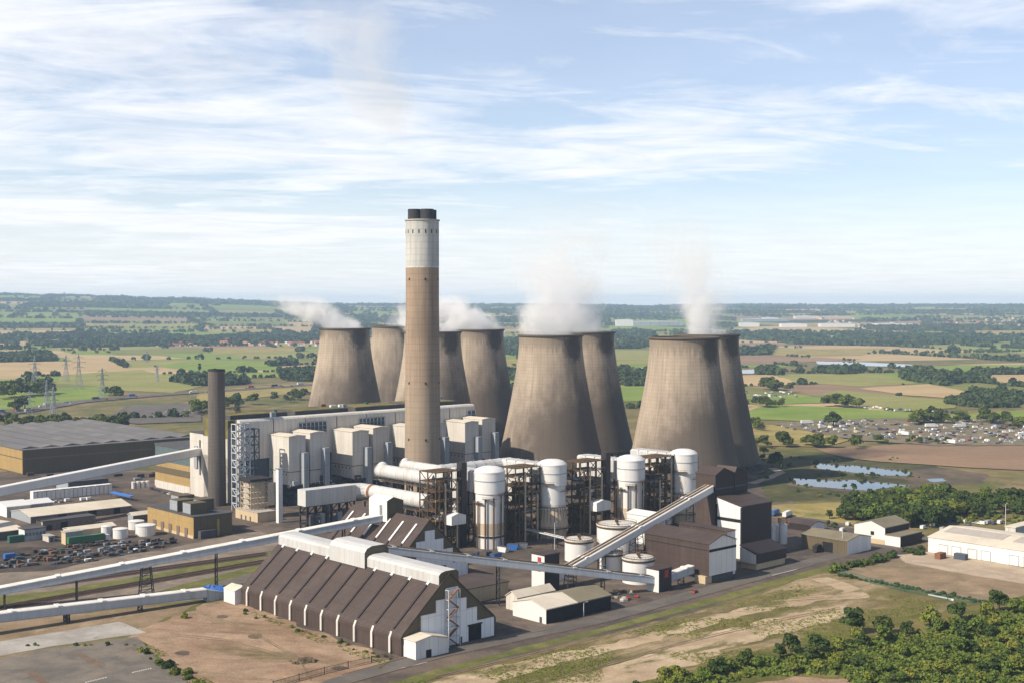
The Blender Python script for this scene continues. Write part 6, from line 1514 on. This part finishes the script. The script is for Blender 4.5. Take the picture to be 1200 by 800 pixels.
for it in CL:
    x, y, s = it[:3]; r = math.hypot(x,y)
    if not visible(x,y) or r > 15000 or banned(x,y,len(it) == 3): continue
    if r > 4200:
        p_ = proj((x,y,hz(x,y)))
        if any(inpoly(p_[0],p_[1],q) for q in CLEAR): continue
    (N1 if r < 2600 else N2 if r < 5500 else N3).append((x,y,s))
print('clumps', len(N1), len(N2), len(N3))
clump_mesh('hedgerow_foliage', N1, 70, 1); clump_mesh('woodland_foliage', N2, 26, 2); clump_mesh('forest_foliage', N3, 14, 3)
# ground cover: rough tufts in the scrub and dry field
tf = []
for i in range(9000):
    px, py = rf.uniform(690,1240), rf.uniform(690,830)
    if inpoly(px,py,SCR): g = G(px,py); tf.append((g.x,g.y,rf.uniform(.6,2.0)))
rng = np.random.default_rng(8)
A = np.array(tf); nq = 14; c = np.repeat(np.c_[A[:,0],A[:,1],np.full(len(A),.15)],nq,0); s = np.repeat(A[:,2],nq); d = rng.normal(size=(len(c),3)); d /= np.linalg.norm(d,axis=1)[:,None]; d[:,2] = abs(d[:,2])
o = bpy.data.objects.new('undergrowth', mesh_from('undergrowth', quads(c+d*s[:,None]*np.array([1,1,.55]), d, s*.3, rng), M['leaf2'])); COL.objects.link(o); tag(o, kind='stuff')
tf = []
while len(tf) < 5200:
    px, py = rf.uniform(150,1200), rf.uniform(640,815)
    if inpoly(px,py,[(470,800),(560,786),(705,748),(868,706),(962,676),(1000,690),(1150,715),(900,765),(740,815)]) or inpoly(px,py,[(285,712),(455,775),(445,784),(300,722)]) or inpoly(px,py,[(165,752),(185,760),(250,800),(225,805),(180,770)]):
        g = G(px,py)
        if mnoise.noise((g.x/22,g.y/22,2.2)) > .02: tf.append((g.x,g.y,rf.uniform(.15,.5)))
A = np.array(tf); nq = 8; c = np.repeat(np.c_[A[:,0],A[:,1],np.full(len(A),.1)],nq,0); s = np.repeat(A[:,2],nq); d = rng.normal(size=(len(c),3)); d /= np.linalg.norm(d,axis=1)[:,None]; d[:,2] = abs(d[:,2])
o = bpy.data.objects.new('grass_tufts', mesh_from('grass_tufts', quads(c+d*s[:,None]*np.array([1.4,1.4,.7]), d, s*.35, rng), M['leaf3'])); COL.objects.link(o); tag(o, kind='stuff')
# ------------------------------------------------------------------ steam
def steam(lb, P, H, r0, r1, drift, dens, pw=1.3, fade=1.0, seed=0, scale=.035, name='steam_plume'):
    m = bpy.data.materials.new('steam'); m.use_nodes = True; t = NT(m.node_tree); t.n.remove(t.n['Principled BSDF']); out = t.n['Material Output']
    o = t.new('ShaderNodeTexCoord').outputs['Object']; x, y, z = t.sep(o)
    zn = t.math('DIVIDE', z, H, clamp=True); zp = t.math('POWER', zn, pw)
    dx = t.math('SUBTRACT', x, t.math('MULTIPLY', zp, drift[0])); dy = t.math('SUBTRACT', y, t.math('MULTIPLY', zp, drift[1]))
    r = t.math('MULTIPLY_ADD', t.math('SQRT', zn), r1-r0, r0)
    d = t.math('DIVIDE', t.math('SQRT', t.math('ADD', t.math('MULTIPLY', dx, dx), t.math('MULTIPLY', dy, dy))), r)
    off = t.vmath('ADD', o, (seed*77., seed*31., 0))
    n1 = t.noise(off, scale, 6, .62, .5)
    f = t.math('ADD', t.math('SUBTRACT', 1.0, t.math('MULTIPLY', d, d)), t.math('MULTIPLY', t.math('SUBTRACT', n1, .53), t.math('MULTIPLY_ADD', zn, 6.5, 2.8)))
    f = t.remap(f, .15, .9, 0, 1, True)
    f = t.math('MULTIPLY', f, t.remap(d, .75, 1.0, 1, 0, True))
    f = t.math('MULTIPLY', f, t.math('POWER', t.math('SUBTRACT', 1.0, zn), fade))
    pv = t.new('ShaderNodeVolumePrincipled'); pv.inputs['Color'].default_value = (.995,.995,.995,1); pv.inputs['Anisotropy'].default_value = 0
    t.put(pv.inputs['Density'], t.math('MULTIPLY', f, dens)); t.l.new(pv.outputs[0], out.inputs['Volume'])
    m.cycles.volume_sampling = 'MULTIPLE_IMPORTANCE'; m.cycles.volume_step_rate = .6
    b = MB(); prof = []; n = 28; k = 14
    for j in range(k+1):
        q = j/k; rr = (r0+(r1-r0)*math.sqrt(q)); cx, cy = drift[0]*q**pw, drift[1]*q**pw
        rr *= 1.0 if j < k else .6
        prof.append([(cx+rr*math.cos(2*math.pi*i/n), cy+rr*math.sin(2*math.pi*i/n), q*H) for i in range(n)])
    vs = [v for p in prof for v in p]; fs = [(j*n+i,j*n+(i+1)%n,(j+1)*n+(i+1)%n,(j+1)*n+i) for j in range(k) for i in range(n)]+[tuple(range(n))[::-1], tuple(range(k*n,(k+1)*n))]
    b.add(vs, fs); o = b.build(name, m, None, False, P); o['kind'] = 'stuff'; tag(o, lb, 'steam'); return o
T = [Vector((x,y,100.5)) for (x,y),_,_ in TOWERS]
steam('tall thin steam column over the rear right-hand tower', T[1], 112, 26, 36, (-34,10), .065, 1.2, 1.7, 1, .05)
steam('broad steam column over the middle cooling towers', T[2], 112, 26, 50, (14,8), .06, 1.1, 1.7, 2, .045)
steam('steam rising from the half hidden tower behind the middle one', T[3], 62, 26, 38, (-22,0), .05, 1.1, 1.6, 3, .05)
steam('steam over the tower hidden by the tall chimney', T[4], 26, 26, 32, (-12,0), .11, .9, .9, 4, .05)
steam('steam drifting from the tower right of the tall chimney', T[5], 34, 26, 42, (-44,0), .13, 1.0, .7, 5)
steam('low steam streaming leftwards from the leftmost cooling tower', T[6], 34, 26, 38, (-56,0), .1, 1.0, .8, 6, .05)
steam('small wisp over the farthest cooling tower', T[7], 24, 22, 22, (20,0), .02, .9, .8, 7)
bc = AT(478,172,960); steam('faint detached puff of vapour drifting high above the tall chimney', bc, 120, 8, 60, (-62,10), .013, .9, .5, 9, .022, 'vapour_puff')
# ------------------------------------------------------------------ air
b1 = MB(); b1.box(-17000,17000,-3200,16500,-4,226); m = bpy.data.materials.new('haze'); m.use_nodes = True; t = NT(m.node_tree); t.n.remove(t.n['Principled BSDF'])
pv = t.new('ShaderNodeVolumePrincipled'); pv.inputs['Color'].default_value = (.5,.71,1,1); pv.inputs['Density'].default_value = HAZE; pv.inputs['Anisotropy'].default_value = 0
t.l.new(pv.outputs[0], t.n['Material Output'].inputs['Volume']); tag(b1.build('haze', m), kind='stuff')
# ------------------------------------------------------------------ sky, sun, camera
SD = Vector((-.857,-.515,0)).normalized(); EL = R_(40)
W = bpy.data.worlds.new('World'); SC.world = W; W.use_nodes = True; t = NT(W.node_tree); bg = t.n['Background']
sky = t.new('ShaderNodeTexSky', sky_type='NISHITA'); sky.sun_disc = False; sky.sun_elevation = EL; sky.sun_rotation = math.atan2(SD.x, SD.y) % (2*math.pi)
sky.air_density = 1.0; sky.dust_density = SKYDUST; sky.altitude = 100
dirv = t.new('ShaderNodeTexCoord').outputs['Generated']; x, y, z = t.sep(dirv)
zz = t.math('ADD', t.math('MAXIMUM', z, 0.0), .045)
cp = t.comb(t.math('DIVIDE', x, zz), t.math('DIVIDE', y, zz), 0.)
rot = t.new('ShaderNodeVectorRotate', rotation_type='Z_AXIS'); t.put(rot.inputs['Vector'], cp); rot.inputs['Angle'].default_value = R_(-12)
c1 = t.noise(t.vmath('ADD', t.vmath('MULTIPLY', rot.outputs[0], (.42,.42,1)), (CO[0],CO[1],0)), 1.0, 9, .6, .5)
c2 = t.noise(t.vmath('ADD', t.vmath('MULTIPLY', rot.outputs[0], (1.1,1.7,1)), (9.1,2.7,0)), 1.0, 8, .65, .9)
cov = t.math('ADD', t.math('MULTIPLY', c1, .68), t.math('MULTIPLY', c2, .42))
side = t.math('MULTIPLY', x, -.16)                       # more cloud towards the left
hgt = t.math('MULTIPLY', t.remap(z, .1, .3, 0, 1), .05)
cov = t.math('ADD', t.math('ADD', cov, side), hgt)
fac = t.math('MULTIPLY', t.remap(cov, CLO, CHI, 0, .95, True), t.remap(z, .36, .6, 1, .12))
thin = t.remap(z, .0, .15, .8, 0, True)                 # veil towards the horizon
fac = t.math('MAXIMUM', fac, t.math('MAXIMUM', thin, t.remap(z,   .3, .5, .27, .0)))
shade = t.remap(t.noise(t.vmath('MULTIPLY', rot.outputs[0], (1.6,1.9,1)), 1.0, 6, .6), .35, .65, .95, 1.06)
cc = t.mix(1.0, tuple(CB*k for k in (1.0,1.01,1.04)), t.comb(shade, shade, shade), 'MULTIPLY')
t.l.new(t.mix(fac, t.mix(1.0, t.mix(1.0, sky.outputs[0], (SKM[0],SKM[1],SKM[2]), 'MULTIPLY'), t.comb(*[t.remap(z, .38, .8, 1, .6)]*3), 'MULTIPLY'), cc), bg.inputs['Color']); bg.inputs['Strength'].default_value = SKY
sl = bpy.data.lights.new('sun', 'SUN'); sl.energy = SUN; sl.angle = R_(.55); sl.color = (1,.885,.735)
so = bpy.data.objects.new('sun', sl); COL.objects.link(so); so.rotation_euler = (-(SD*math.cos(EL)+Vector((0,0,math.sin(EL))))).to_track_quat('-Z','Y').to_euler()
so.location = (0,0,500)
cd = bpy.data.cameras.new('camera'); cd.sensor_width = 36; cd.lens = 45; cd.clip_start = 1; cd.clip_end = 60000
co = bpy.data.objects.new('camera', cd); COL.objects.link(co); co.location = (0,0,CAMH); co.rotation_euler = (math.pi/2-PT,0,0); SC.camera = co
SC.view_settings.view_transform = 'Standard'; SC.view_settings.look = 'None'; SC.view_settings.exposure = EXPO; SC.view_settings.gamma = 1; SC.view_settings.use_curve_mapping = False
SC.render.engine = 'CYCLES'; cy = SC.cycles; cy.max_bounces = 12; cy.diffuse_bounces = 3; cy.glossy_bounces = 2; cy.transmission_bounces = 2; cy.volume_bounces = 10; cy.transparent_max_bounces = 8
cy.use_denoising = True; cy.caustics_reflective = False; cy.caustics_refractive = False; cy.sample_clamp_indirect = 6
try: cy.denoiser = 'OPENIMAGEDENOISE'
except Exception: pass
